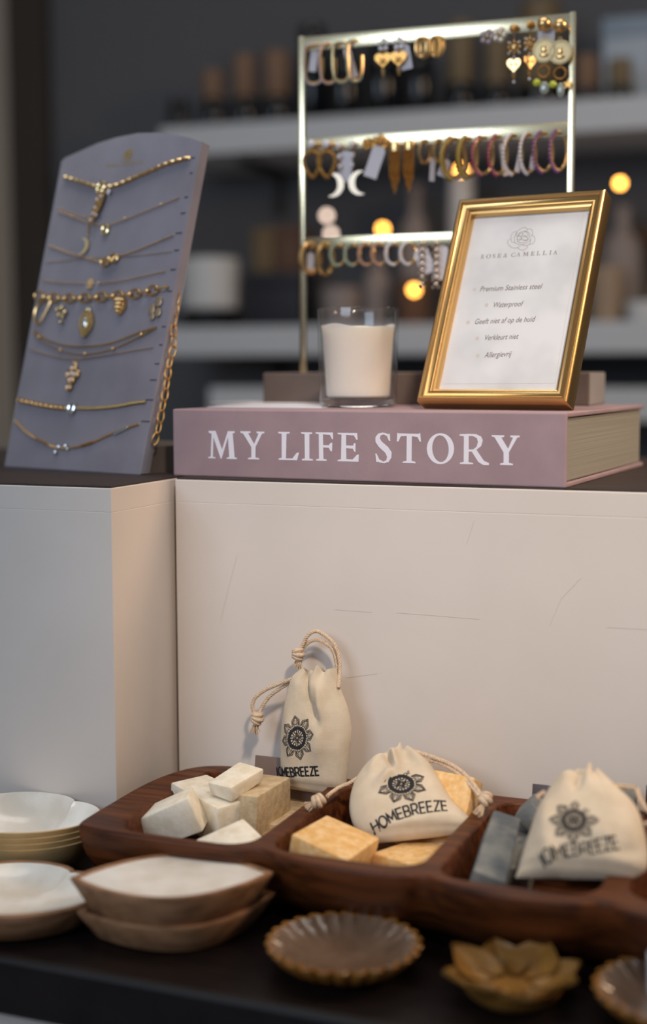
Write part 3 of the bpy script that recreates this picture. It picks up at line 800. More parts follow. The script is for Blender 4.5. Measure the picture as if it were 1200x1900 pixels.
# 2 ring
t = nk('fine gold necklace with a small jewelled open ring, second on the velvet board')
m = ch_thin([(107, 392), (130, 400), (160, 412), (176, 416), (192, 418)]); q = ch_thin([(201, 418), (230, 408), (280, 388), (334, 366)]); m.add(q.v, q.f)
for p in [(132, 401), (232, 405), (299, 379)]: m.ball(BD.L3(*p, -.0012), .0011, 8)
m.part('fine_chain', GOLD, t)
m = MB(); c = BD.L3(195, 426, -.002); m.ring(c, .0042, .0012, sc=(.85, 1.1)); m.part('ring_pendant', PALEGOLD, t)
# 3 moon
t = nk('fine gold lariat with a crescent moon, hanging below the leaf drop')
m = ch_thin([(108, 386), (138, 398), (166, 404)], .0003); q = ch_thin([(166, 402), (164, 420), (163, 438)], .0006, -.002); m.add(q.v, q.f)
m.part('fine_chain', GOLD, t)
m = MB(); crescent(m, BD.L3(153, 457, -.0022), .0078, .0012, -2.0, 1.9, .0042); m.part('moon_pendant', COIN, t)
# 4 knot
t = nk('fine gold necklace with a tied knot, just below the crescent moon')
m = ch_thin([(92, 456), (120, 467), (155, 478), (184, 486)], .0005); q = ch_thin([(218, 476), (260, 462), (322, 436)], .0005); m.add(q.v, q.f); m.part('fine_chain', GOLD, t)
m = MB(); a = BD.L3(194, 486, -.003); b = BD.L3(210, 479, -.003)
m.ring(a, .0045, .0011, sc=(1.1, .8)); m.ring(b, .0050, .0011, sc=(1.1, .7)); m.tube(smooth_path([a + Vector((-.004, 0, .002)), (a + b) / 2 + Vector((0, -.002, -.002)), b + Vector((.004, 0, .002))], 6), .0012); m.part('knot', GOLD, t)
# 5 beaded straight
t = nk('hair-thin beaded gold necklace running almost straight behind the knot necklace')
m = ch_thin([(84, 487), (125, 483), (160, 479), (235, 476), (318, 467)], .00026, -.0004)
for p in [(95, 486), (124, 483), (146, 480), (170, 480)]: m.ball(BD.L3(*p, -.0008), .0008, 7)
m.part('fine_chain', PALEGOLD, t)
# 6 flower
t = nk('fine gold necklace with a tiny openwork flower, above the chunky charm chain')
m = ch_thin([(80, 519), (110, 524), (158, 526)], .00036); q = ch_thin([(184, 526), (230, 520), (308, 503)], .0004); m.add(q.v, q.f); m.part('fine_chain', GOLD, t)
m = MB(); c = BD.L3(167, 526, -.002)
for k in range(6): m.ring(c + Vector((cos(k * pi / 3) * .0024, 0, sin(k * pi / 3) * .0034)), .0013, .0005, n=10, k=5)
m.ball(c, .0014, 8); m.ball(BD.L3(183, 525, -.002), .0011, 8); m.part('flower_pendant', GOLD, t)
# 7 chunky charm chain
t = nk('chunky gold link chain hung with five charms, across the middle of the velvet board')
P = resample(bp([(66, 548), (100, 553), (150, 553), (200, 550), (250, 545), (285, 538), (314, 531)], -.003), .0104)
links(P, .0064, .0040, .0010).part('link_chain', GOLD, t)
m = MB(); a = BD.L3(68, 575, -.003)
m.tube(smooth_path([BD.L3(x, y, -.003) for x, y in [(84, 560), (74, 562), (66, 575), (64, 592), (68, 602), (74, 598), (84, 580), (93, 562), (94, 556)]], 5), .0011); m.part('safety_pin_charm', GOLD, t)
m = MB()
for x, y, r in [(106, 575, .0022), (114, 572, .0024), (120, 580, .0024), (109, 585, .0022), (116, 588, .0020), (112, 598, .0018)]: m.ball(BD.L3(x, y, -.003), r, 9)
m.part('cluster_charm', PALEGOLD, t)


def drop_plate(c, w, h, th, k=1.0):
    """teardrop outline with its point down"""
    N = 28; o = []
    for i in range(N):
        a = 2 * pi * i / N; x = sin(a); z = cos(a); f = 1 - .38 * max(0, -z) ** 1.2 if k else 1
        o.append((c[0] + w * x * (1 if z > 0 else (1 - (-z) ** 1.6 * .62)), c[2] + h * z))
    return o


c = BD.L3(159, 601, -.003); m = MB()
for s, y0, y1 in ((1, -.0034, -.001), (.86, -.0042, -.003), (.70, -.0048, -.004)): m.prism(drop_plate(c, .0082 * s, .0122 * s, 0), y0, y1)
P = [Vector((x, -.0040, z)) for x, z in drop_plate(c, .0080, .0119, 0)]
for p in P: m.ball(p, .0009, 6)
m.ring(c + Vector((0, 0, .0135)), .0018, .0006); m.part('medallion_charm', PALEGOLD, t)
m = MB(); m.ball(c + Vector((0, -.0018, .0005)), .0034, 10, sc=(.8, .5, 1.5)); m.part('medallion_stone', SILVER, t)
c = BD.L3(222, 567, -.0035); m = MB(); m.prism(drop_plate(c, .0062, .0085, 0), -.0045, -.001)
for i in range(4):
    for j in range(-2, 3):
        if abs(j) <= 2 - i * .5: m.ball(c + Vector((j * .0022 * (1 - .12 * i), -.0016, .0052 - i * .0035)), .0016, 8)
m.part('textured_charm', GOLD, t)
c = BD.L3(285, 572, -.003); m = MB()
for dx, dz, rr, sx in [(-.0035, -.0005, .0042, .9), (.0030, .0058, .0042, 1), (.0045, -.0035, .0036, 1), (-.0015, -.0068, .003, .9)]:
    m.ball((c[0] + dx, -.002, c[2] + dz), rr, 14, sc=(sx, .16, 1.15))
m.part('leaf_clover_charm', M('sand_gold', 'b09a80', .45, .7), t)
# 8 double layer
t = nk('double-layered gold necklace with round beads, under the charm chain')
m = MB(); m.tube(bp([(63, 614), (85, 629), (120, 641), (160, 643), (205, 637), (250, 620), (290, 607)], -.0014), .0008)
m.part('upper_strand', GOLD, t)
m = MB(); m.tube(bp([(61, 616), (80, 634), (112, 651), (155, 658), (208, 648), (255, 627), (288, 609)], -.0014), .0006)
for x, y in [(72, 626), (112, 650), (157, 657), (209, 648), (262, 621)]: m.ball(BD.L3(x, y, -.002), .0016, 9)
m.part('beaded_strand', GOLD, t)
# 9 quatrefoil pendant
t = nk('fine gold necklace with a lattice drop pendant, below the double-layered one')
m = ch_thin([(55, 648), (95, 660), (136, 667), (190, 661), (240, 652), (284, 645)], .00036); m.part('fine_chain', GOLD, t)
c = BD.L3(134, 694, -.003); m = MB()
for dx, dz, r in [(0, .0055, .0030), (-.0042, 0, .0034), (.0042, 0, .0034), (0, -.0050, .0034), (-.002, -.0118, .003)]:
    m.ball((c[0] + dx, -.0022, c[2] + dz), r * 1.15, 12, sc=(1, .3, 1.1)); m.ring((c[0] + dx, -.0032, c[2] + dz), r, .0006, n=12, k=5)
m.ring((c[0], -.002, c[2] + .0105), .0016, .0005); m.part('lattice_pendant', GOLD, t)
m = MB()
for dx, dz in [(0, .0055), (-.0042, 0), (.0042, 0), (0, -.005), (-.002, -.0118), (0, .0004)]: m.ball((c[0] + dx, -.0037, c[2] + dz), .0014, 9, sc=(1, .6, 1.2))
m.part('gems', G_WHITE, t)
# 10 half link, half flat chain with disc
t = nk('bracelet-like gold necklace half links half flat chain, with a silver disc')
links(resample(bp([(34, 742), (70, 750), (100, 755), (122, 757)], -.002), .0034), .0030, .0018, .0006).part('link_half', GOLD, t)
m = MB(); P = bp([(143, 757), (180, 757), (220, 753), (245, 748), (270, 745)], -.0014); m.tube(P, .0015, n=8, flat=.4); P2 = resample(P, .0012)
for p in P2: m.ball(p + Vector((0, -.0004, 0)), .0011, 6, sc=(.6, .5, 1.2))
m.part('flat_half', PALEGOLD, t)
m = MB(); c = BD.L3(133, 757, -.002); m.ring(c, .0042, .0016, sc=(.8, 1.1), n=20, k=8); m.part('open_disc', SILVER, t)
# 11 bar
t = nk('gold necklace with slim bars and a tiny drop, lowest on the velvet board')
m = MB(); P = resample(bp([(28, 780), (48, 801), (75, 818), (104, 830), (130, 831), (165, 823), (210, 803), (258, 786)], -.0012), .0018)
links(P, .0014, .0009, .00035, True).part('fine_chain', GOLD, t)
for a, b, mt in [((66, 813), (88, 824), GOLD), ((150, 827), (172, 820), DARKGOLD), ((211, 805), (236, 793), SILVER)]:
    MB().tube([BD.L3(*a, -.0018), BD.L3(*b, -.0018)], .0012, n=8).part('bar', mt, t)
m = MB(); m.ball(BD.L3(102, 840, -.002), .0020, 9); m.ball(BD.L3(110, 829, -.002), .0018, 8); m.ball(BD.L3(122, 827, -.0022), .0018, 8); m.ball(BD.L3(125, 833, -.002), .0013, 8); m.part('drop', SILVER, t)
# 12 long link chain at the side
t = nk('long gold oval-link chain hanging down the right edge of the velvet board')
pts = [(322, 545), (321, 580), (318, 612), (320, 640), (312, 668), (308, 690), (306, 712), (302, 735), (296, 765), (290, 800), (276, 838)]
P = smooth_path([BD.L3(x, y, .006) + Vector((.0022, 0, 0)) for x, y in pts], 8)
for p in P: p.x = max(p.x, BW + .0016)
P = resample(P, .0094); m = links(P, .0056, .0026, .00062); m.part('link_chain', DARKGOLD, t)

# ================================================================== earring stand
SY = -20.14; SW, SD, SH = .30365, .0851, .02924
sb = Vector((-.05632, 1.32466, BT)); ds = Vector((cos(rad(SY)), sin(rad(SY)), 0)); ns = Vector((-sin(rad(SY)), cos(rad(SY)), 0))
t = thing('earring_stand', 'tall gold earring stand with three perforated bars on a grey-brown suede block', 'earring stand', sb, (0, 0, rad(SY)))
MB().rbox((SW, SD, SH), .0016, at=(SW / 2, SD / 2, SH / 2)).part('suede_base', TAUPE, t, smooth=False)
CA, CB, YM = .0244, .2772, SD / 2; TOPZ = SH + .3107
for x in (CA, CB): MB().rbox((.0056, .0050, TOPZ - SH + .004), .0005, at=(x, YM, SH + (TOPZ - SH) / 2 - .001)).part('post', STANDGOLD, t)
BARS = [(TOPZ, .0130), (SH + .2187, .0130), (SH + .12685, .0105)]
for z, h in BARS:
    b_ = MB().rbox((CB - CA - .0055, .0018, h), .0003, at=((CA + CB) / 2, YM - .0012, z - h / 2)).part('bar', STANDGOLD, t)
SP = Plane(sb + ns * (YM - .0022), SY, 0)
m = MB()
for px, py in [(683, 74), (762, 66), (841, 62), (871, 58)]:
    x, z = SP.L(px, py); m.lathe([(.0008, -.0001), (.0008, .0001)], 10, Matrix.Translation((x, YM - .0022, z)) @ Matrix.Rotation(pi / 2, 4, 'X'))
m.part('peg_holes', M('dark_hole', '1c2a22', .9), t, smooth=False)


# ---- earrings, built hanging from (0,0,0) in metres; q = one image pixel there
Q = 1 / 1985


def ear(label, px, py, yaw=0, fwd=.0012):
    x, z = SP.L(px, py); P = SP.M @ Vector((x, -fwd, z))
    return thing('earring', label, 'earring', P, (0, 0, rad(SY + yaw)), 'earrings on the gold stand')


def hook(t, mat=GOLD): MB().tube([(0, .0045, .0002), (0, .001, .0004), (0, -.0008, 0)], .0005).part('post_pin', mat, t)


def tagp(t, dx, dz, w, h, ang=0, y=-.004):
    T = Matrix.Translation((dx, y, dz)) @ Matrix.Rotation(rad(ang), 4, 'Y')
    c = min(w, h) * .25
    MB().prism([(-w / 2, 0), (-w / 2 + c, c), (w / 2 - c, c), (w / 2, 0), (w / 2, -h), (-w / 2, -h)], -.0002, .0002, T).tube([(0, 0, c), (0, .001, c + .006)], .0002, T=T).part('price_tag', TAG, t, smooth=False)


def u_hoop(label, px, py, w, h, yaw, beadmat, tg=None):
    t = ear(label, px, py, yaw); w *= Q; h *= Q; hook(t)
    pts = smooth_path([(w * .35, 0, -.0005), (0, 0, -.0005), (-w * .38, 0, -.002), (-w * .5, 0, -h * .2), (-w * .5, 0, -h * .65), (-w * .36, 0, -h * .93), (0, 0, -h), (w * .36, 0, -h * .93), (w * .5, 0, -h * .7), (w * .5, 0, -h * .36)], 5)
    MB().tube(pts, .0014, n=8).part('hoop', GOLD, t)
    m = MB()
    for p in resample(pts[5:38], .0019):
        c = Vector((0, 0, -h * .5)); d = (p - c).normalized(); m.ball(p + d * .0011 + Vector((0, -.0006, 0)), .0011, 7)
    m.part('bead_row', beadmat, t)
    if tg: tagp(t, *tg)
    return t


def round_hoop(label, px, py, w, h, yaw=60, r=.0014, mat=GOLD, gems=None, n=14, tg=None, rings=1):
    """oval hoop turned almost edge-on"""
    t = ear(label, px, py, yaw); w *= Q; h *= Q; hook(t)
    R = w / 2
    for k in range(rings):
        y = (k - (rings - 1) / 2) * r * 1.7
        MB().ring((0, y, -h / 2), R, r, n=26, k=8, sc=(1, h / w)).part('hoop', mat, t)
    if gems:
        m = MB()
        for i in range(n):
            a = pi * (.62 + .82 * i / (n - 1)); rr = R + r * .7
            m.ball((rr * cos(a), -.0004, -h / 2 + rr * h / w * sin(a)), r * 1.05, 8, sc=(1, 1.2, 1))
        m.part('gem_row', gems, t)
    if tg: tagp(t, *tg)
    return t


u_hoop('gold U-shaped earring rimmed with pink beads, leftmost on the top bar', 583, 83, 33, 70, 8, G_PINK, (0, -.006, .007, .018, 8, .003))
u_hoop('narrow gold U-shaped earring rimmed with pink beads, second on the top bar', 609, 81, 30, 70, 42, G_PINK)
u_hoop('gold U-shaped earring rimmed with green beads and a white tag, third on the top bar', 634, 79, 30, 70, 20, G_GREEN, (.005, -.006, .007, .026, -16, .003))
u_hoop('gold U-shaped earring rimmed with green beads, open side showing, fourth on the top bar', 659, 75, 27, 72, 35, G_GREEN)


def heart_poly(c, w, h):
    o = []
    for i in range(30):
        a = 2 * pi * i / 30; x = 16 * sin(a) ** 3; z = 13 * cos(a) - 5 * cos(2 * a) - 2 * cos(3 * a) - cos(4 * a); o.append((c[0] + x / 16 * w / 2, c[1] + (z + 2.5) / 15 * h / 2))
    return o


def heart_dangle(label, px, py, tg=None, yaw=0):
    t = ear(label, px, py, yaw); hook(t); m = MB()
    for k in range(5): m.ball((.0042 * sin(k * 1.257), -.001, -.006 + .0042 * cos(k * 1.257)), .0021, 8, sc=(1, .6, 1))
    m.part('crystal_flower', G_WHITE, t)
    MB().prism(heart_poly((0, -.0205), .0155, .014), -.0022, .0008).ring((0, 0, -.0125), .0014, .0005).ring((0, -.001, -.0205), .005, .0008).ball((0, -.002, -.021), .003, 10, sc=(1, .5, 1)).part('heart', DARKGOLD, t)
    MB().lathe([(0, -.0068), (.0013, -.005), (.0022, 0), (.0008, .0012)], 10, Matrix.Translation((0, -.0006, -.0285))).part('spike_drop', GOLD, t)
    if tg: tagp(t, *tg)


heart_dangle('gold heart earring with crystal flower and spike, left one of the heart pair', 712, 71)
heart_dangle('gold heart earring in front of a white tag, right one of the heart pair', 741, 68, (.002, -.010, .014, .020, -10, .002))


def twist(label, px, py, yaw):
    t = ear(label, px, py, yaw); hook(t)
    for k, (dx, sc) in enumerate(((-.0035, 1), (0, 1.05), (.0035, .92))):
        MB().ring((dx * .6, -.001 + dx * .35, -.0095), .0066, .0014, n=22, k=7, sc=(.72 * sc, 1.3 * sc)).part('strand', GOLD, t)


twist('triple-strand twisted gold hoop, left of its pair on the top bar', 786, 69, 18)
twist('triple-strand twisted gold hoop, right of its pair beside the empty holes', 813, 67, -12)
t = None


def flower_stud(label, px, py, col, r=.0068):
    t = ear(label, px, py, 0, .0022); m = MB()
    for k in range(5): m.ball((r * .62 * sin(k * 1.257 + .3), -.0006, r * .62 * cos(k * 1.257 + .3)), r * .46, 10, sc=(1, .45, 1))
    m.part('petals', col, t); MB().ball((0, -.0022, 0), r * .25, 8).part('centre', PALEGOLD, t); MB().tube([(0, 0, 0), (0, .005, 0)], .0005).part('post_pin', GOLD, t)


flower_stud('greyish flower stud, left of the flower studs on the top bar', 905, 70, M('dusky_petal', 'a08f8d', .3, .3))
flower_stud('pale champagne flower stud, right of the flower studs on the top bar', 928, 66, M('champagne_petal', 'd9c8b4', .25, .4))


def flower_heart(label, px, py, yaw=0):
    t = ear(label, px, py, yaw); MB().ball((0, -.002, .001), .0044, 12, sc=(1.05, .7, .8)).tube([(0, 0, 0), (0, .004, 0)], .0005).part('ball_stud', DARKGOLD, t)
    m = MB().tube([(0, -.001, -.003), (0, -.001, -.011)], .0005)
    for k in range(8): m.ball((.0047 * sin(k * pi / 4), -.001, -.0155 + .0047 * cos(k * pi / 4)), .0017, 8)
    m.ball((0, -.0015, -.0155), .0030, 10, sc=(1, .6, 1)).part('flower', GOLD, t)
    m = MB()
    for k in range(4): m.ball((.0066 * sin(k * pi / 2 + .78), -.0012, -.0155 + .0066 * cos(k * pi / 2 + .78)), .0011, 7)
    m.ball((0, -.001, -.0235), .0012, 7).ball((0, -.001, -.0450), .0014, 8).part('crystals', G_WHITE, t)
    MB().prism(heart_poly((0, -.0312), .0125, .0130), -.0022, .0006).ball((-.0022, -.002, -.0300), .0014, 8).ball((.0022, -.002, -.0300), .0014, 8).lathe([(0, -.0056), (.0014, -.004), (.0028, 0)], 10, Matrix.Translation((0, -.0008, -.0372))).part('heart', GOLD, t)


flower_heart('gold flower and heart drop earring, left of the flower-heart pair', 955, 56)
flower_heart('gold flower and heart drop earring turned sideways, beside the coin earrings', 982, 50, 48)


def coin(label, px, py, kind):
    t = ear(label, px, py); MB().ball((0, -.004, 0), .0062, 16).tube([(0, 0, 0), (0, .004, 0)], .0005).part('ball_stud', GOLD, t)
    T = Matrix.Translation((.0005, -.0035, -.0225)) @ Matrix.Rotation(pi / 2, 4, 'X')
    MB().lathe([(.0, -.0006), (.0100, -.0006), (.0104, 0), (.0104, .0008), (.0088, .0012), (.0084, .0005), (0, .0006)], 36, T).ring((0, -.0035, -.0112), .0014, .0005).part('coin', COIN, t)
    m = MB(); m.ball((.0004, -.0046, -.0215), .0030, 12, sc=(.85, .3, 1.2)); m.ball((.0005, -.0044, -.0262), .0038, 12, sc=(1.1, .25, .6)); m.part('raised_head', GOLD, t)
    MB().ring((.0003, -.0032, -.0402), .0050, .0007, n=24, k=6).part('wire_ring', DARKGOLD, t)
    m = MB()
    for k in range(18): m.ball((.0003 + .0050 * cos(k * pi / 9), -.0034, -.0402 + .005 * sin(k * pi / 9)), .0010, 6)
    m.ring((0, -.003, -.0340), .0012, .0004).part('ring_beads', DARKGOLD, t)
    MB().ball((-.0058, -.0036, -.0495), .0036, 9, sc=(1, .8, .95)).part('lime_bead', G_YEL, t)
    if kind: m = MB().prism([(.0075 + (.0046 if k % 2 == 0 else .002) * sin(k * pi / 5), -.0500 + (.0046 if k % 2 == 0 else .002) * cos(k * pi / 5)) for k in range(10)], -.0045, -.0030); m.part('star_charm', DARKGOLD, t)
    MB().ball((.0012, -.0046, -.0548), .0046, 14, sc=(.95, .3, 1.2) if not kind else (.75, .3, 1.35)).part('oval_charm', G_GREY, t)
    if not kind: tagp(t, .001, -.004, .015, .011, 0, .002)


coin('long gold coin earring with lime bead and oval charm, left one of the coin pair', 1011, 47, 0)
coin('long gold coin earring with star charm, against the right post', 1041, 50, 1)



# ---- middle bar


def tear_hoop(label, px, py):
    t = ear(label, px, py); MB().ball((0, -.003, 0), .0040, 12, sc=(1, .7, 1)).part('white_stone', G_WHITE, t); MB().ball((.006, -.001, -.0005), .0026, 10).part('gold_bead', GOLD, t)
    MB().tube(smooth_path([(.0006, -.002, -.007), (.008, -.002, -.012), (.0078, -.002, -.021), (.001, -.002, -.0305), (-.0066, -.002, -.021), (-.0072, -.002, -.012)], 6, True), .0019, True, 8).tube([(0, -.002, -.002), (0, -.002, -.008)], .0016).part('teardrop_loop', DARKGOLD, t)


tear_hoop('gold teardrop loop earring under a white stone, against the left post', 580, 268)
tear_hoop('gold teardrop loop earring under a white stone, beside the crescent earrings', 607, 268)


def moon_drop(label, px, py, left, tg=None):
    t = ear(label, px, py); s = 1 if left else -1
    m = MB().ball((0, -.002, 0), .0032, 10); m.ball((.0005 * s, -.001, -.010), .0026, 8); m.ball((.001 * s, -.001, -.019), .0022, 8); m.part('crystals', G_WHITE, t)
    MB().tube([(0, 0, .001), (.0005 * s, 0, -.012), (.0008 * s, 0, -.0235)], .0006).part('link', GOLD, t)
    m = MB(); a = (-2.0, 1.9) if left else (pi - 1.9, pi + 2.0); crescent(m, (-.0065 * s + .0005, -.001, -.0355), .0112, .0016, a[0], a[1], .0062)
    m.part('crescent_moon', M('champagne_crystal', 'cdb9a2', .3, .6), t)
    if tg: tagp(t, *tg)


moon_drop('dangling crescent moon earring opening left, beside a white tag', 630, 271, True, (.006, -.008, .013, .025, 4, .002))
moon_drop('dangling crescent moon earring opening right, right one of the moon pair', 656, 268, False)


def star_stud(label, px, py, tg=None, r=.008, yaw=0):
    t = ear(label, px, py, yaw, .002); m = MB()
    for k in range(6): m.ball((r * .6 * sin(k * 1.047 + .2), -.001, r * .55 * cos(k * 1.047 + .2)), r * .34, 9, sc=(1, .5, 1.1))
    m.ball((0, -.002, 0), r * .3, 8).tube([(0, 0, 0), (0, .005, 0)], .0005).part('knotted_flower', DARKGOLD, t)
    if tg: tagp(t, *tg)


star_stud('small bronze flower stud, left one before the tassel earrings', 684, 268, None, .0068, 20)
star_stud('gold bow-like flower stud with a large slanted white tag below', 706, 267, (.000, -.006, .013, .026, 20, -.003), .0095)


def tassel(label, px, py):
    t = ear(label, px, py); MB().ball((0, -.002, 0), .0012, 8).lathe([(.0016, .001), (.0048, -.0005), (.0052, -.004), (.0048, -.0078), (0, -.008)], 18, Matrix.Translation((0, -.003, 0)) @ Matrix.Diagonal((1, .55, 1, 1))).part('tassel_cap', GOLD, t)
    m = MB()
    for k in range(13):
        x = -.0048 + .0008 * k; l = .046 - .0016 * abs(k - 6) ** 1.25; y = -.003 + .0012 * ((k % 3) - 1)
        m.tube([(x, y, -.007), (x * .98, y, -.02), (x * .93, y, -l)], .00055, n=5)
        for j in range(int((l - .008) / .0016)): m.ball((x * (1 - .07 * j / 25), y, -.008 - j * .0016), .00066, 5)
    m.part('chain_tassel', DARKGOLD, t)


tassel('gold chain tassel earring, left one of the tassel pair', 735, 266)
tassel('gold chain tassel earring, right one of the tassel pair', 761, 263)
round_hoop('small plain gold hoop just right of the tassels', 789, 261, 24, 40, 48, .0016)
round_hoop('small plain gold hoop with a narrow tag hanging under it', 815, 260, 22, 38, 50, .0016, tg=(-.005, -.017, .0055, .020, 4, .002))
round_hoop('large gold hoop set with olive-yellow stones, left one of its pair', 843, 258, 44, 68, 36, .0020, gems=G_LIME, n=16, tg=(-.006, -.020, .0085, .014, 20, .004))
round_hoop('large gold hoop set with olive-yellow stones, in front of the warm light', 869, 257, 40, 66, 50, .0019, gems=G_LIME, n=16)
round_hoop('gold hoop set with magenta stones, left one of its pair', 897, 255, 40, 64, 40, .0015, gems=G_MAG)
round_hoop('gold hoop set with magenta stones, with a tag on its right', 925, 253, 38, 66, 46, .0015, gems=G_MAG, tg=(.006, -.007, .0055, .027, -10, .004))
round_hoop('gold hoop set with clear white stones, left one of its pair', 953, 251, 38, 66, 44, .0015, gems=G_WHITE)
round_hoop('gold hoop set with clear white stones, with a tag on its left', 981, 249, 36, 66, 54, .0015, gems=G_WHITE, tg=(-.0075, -.018, .0055, .016, 14, .002))
round_hoop('gold hoop set with purple stones, left one of its pair', 1009, 247, 40, 66, 46, .0015, gems=G_PURP, tg=(-.0085, -.020, .005, .012, 8, .003))
round_hoop('gold hoop set with purple stones, next to the right post', 1037, 245, 36, 66, 48, .0015, gems=G_PURP)

# ---- lowest bar
round_hoop('thick plain gold hoop, leftmost on the lowest bar', 577, 452, 38, 54, 38, .0024, tg=(.001, -.010, .007, .016, 0, .003))
round_hoop('thick plain gold hoop, second from the left on the lowest bar', 604, 452, 34, 56, 50, .0024)


def bead_huggie(label, px, py, mat, tg=None):
    t = ear(label, px, py, 30); hook(t); MB().ring((0, 0, -.0098), .0080, .0011, n=22, k=7, sc=(.9, 1.18)).part('hoop', GOLD, t); m = MB()
    for j in (-1, 0, 1):
        for i in range(13):
            a = pi * (.55 + .95 * i / 12); m.ball((.0086 * .9 * cos(a), j * .0020, -.0098 + .0086 * 1.18 * sin(a)), .0014, 7)
    m.part('bead_band', mat, t)


for px, mat, lab in [(628, G_GREEN, 'hoop covered with sage green beads, left one of its pair on the lowest bar'), (655, G_GREEN, 'hoop covered with sage green beads, right one of its pair on the lowest bar'),
                     (681, G_PEACH, 'hoop covered with peach beads, left one of its pair on the lowest bar'), (705, G_PEACH, 'hoop covered with peach beads, right one of its pair on the lowest bar'),
                     (731, G_WHITE, 'hoop covered with clear beads, left one of its pair on the lowest bar'), (758, G_WHITE, 'hoop covered with clear beads, right one beside a white tag')]:
    bead_huggie(lab, px, 453 - (px - 628) * .02, mat)


def crystal_drop(label, px, py, tg):
    t = ear(label, px, py); m = MB()
    for i in range(7):
        z = -.0012 - i * .0062; m.ball((0, -.003, z), .0021, 8)
        for s in (-1, 1): m.ball((s * .0026, -.003, z - .0028), .0014, 7)
    m.part('crystal_chain', M('smoky_crystal', 'b3a79c', .2, .4), t); MB().tube([(0, 0, 0), (0, 0, -.038)], .0005).part('link', GOLD, t); tagp(t, *tg)


crystal_drop('long crystal drop earring with a tilted white tag, on the lowest bar', 785, 449, (-.002, -.009, .014, .021, -24, .000))
crystal_drop('long crystal drop earring half hidden by the picture frame', 811, 449, (.0045, -.006, .011, .028, 8, .002))

# ================================================================== carved tray
RIM, TFL = .803, .764


def inset2(L, d):
    n = len(L); o = []
    for i in range(n):
        a, b = Vector(L[i - 1]), Vector(L[(i + 1) % n]); t = (b - a).normalized(); o.append((L[i][0] - t.y * d, L[i][1] + t.x * d))
    return o


def rrect(x0, x1, y0, y1, r, n=6):
    o = []
    for cx, cy, a0 in ((x1 - r, y0 + r, -pi / 2), (x1 - r, y1 - r, 0), (x0 + r, y1 - r, pi / 2), (x0 + r, y0 + r, pi)):
        o += [(cx + r * cos(a0 + pi / 2 * i / n), cy + r * sin(a0 + pi / 2 * i / n)) for i in range(n + 1)]
    return o


t = thing('divided_tray', 'carved dark wooden tray with four soap compartments, in front of the right riser', 'tray', UV(-.28, .92, TZ), (0, 0, -rad(22)))
out = [p.to_2d() for p in smooth_path([(x, y, 0) for x, y in [(-.527, .841), (-.52, .834), (-.49, .830), (-.44, .829), (-.40, .832), (-.384, .836), (-.365, .830), (-.33, .822), (-.285, .823), (-.268, .829), (-.25, .822), (-.21, .815), (-.17, .818), (-.153, .825), (-.135, .818), (-.10, .813),
      (-.05, .817), (-.02, .835), (-.01, .87), (-.008, .92), (-.012, .965), (-.03, .998), (-.06, 1.010), (-.12, 1.012), (-.2, 1.012), (-.3, 1.012), (-.4, 1.012), (-.47, 1.012), (-.50, 1.008), (-.518, .994), (-.528, .965), (-.531, .93), (-.530, .89), (-.529, .86)]], 5, True)]
out = [tuple(p) for p in out]
comps = [rrect(-.500, -.395, .838, 1.000, .021), rrect(-.382, -.275, .839, 1.001, .021), rrect(-.262, -.160, .831, 1.001, .021), rrect(-.144, -.040, .834, 1.000, .03)]
m = MB(); n = len(out)
rings = [(inset2(out, .0022), RIM), (inset2(out, .0006), RIM - .0007), (out, RIM - .0025), (inset2(out, .0012), RIM - .011), (inset2(out, .005), RIM - .022), (inset2(out, .012), RIM - .033), (inset2(out, .021), TZ + .012), (inset2(out, .029), TZ + .005), (inset2(out, .036), TZ + .001), (inset2(out, .040), TZ + .0002)]
vs = [UV(a, b, z) for L, z in rings for a, b in L]
fs = [(i * n + k, (i + 1) * n + k, (i + 1) * n + (k + 1) % n, i * n + (k + 1) % n) for i in range(len(rings) - 1) for k in range(n)]
fs.append(tuple(range((len(rings) - 1) * n, len(rings) * n))); m.add(vs, [f[::-1] for f in fs])
m.flat([rings[0][0]] + [inset2(c, -.0016) for c in comps], lambda a, b: UV(a, b, RIM))
for c in comps:
    rr = [(inset2(c, -.0016), RIM), (inset2(c, -.0004), RIM - .0005), (inset2(c, .0003), RIM - .002), (inset2(c, .003), RIM - .024), (inset2(c, .006), TFL + .006), (inset2(c, .012), TFL + .001), (inset2(c, .016), TFL)]
    k0 = len(c); vs = [UV(a, b, z) for L, z in rr for a, b in L]
    fs = [(i * k0 + k, i * k0 + (k + 1) % k0, (i + 1) * k0 + (k + 1) % k0, (i + 1) * k0 + k) for i in range(len(rr) - 1) for k in range(k0)]
    fs.append(tuple(range((len(rr) - 1) * k0, len(rr) * k0))); m.add(vs, [f[::-1] for f in fs])
m.build('carved_body', TRAYWOOD, t, angle=50)


# ---- soaps
def soap(label, u, v, z, size, yaw, tilt=(0, 0), mat=WHITESOAP, group=None, jit=.0016, bev=.0016):
    """block with its centre at tray place (u, v), height z"""
    P = UV(u, v, z)
    m = MB().rbox(size, bev, jit=jit)
    o = m.build('soap_bar', mat, None); o.location = P; o.rotation_euler = (rad(tilt[0]), rad(tilt[1]), rad(yaw - 22)); return tag(o, label, 'soap', group)


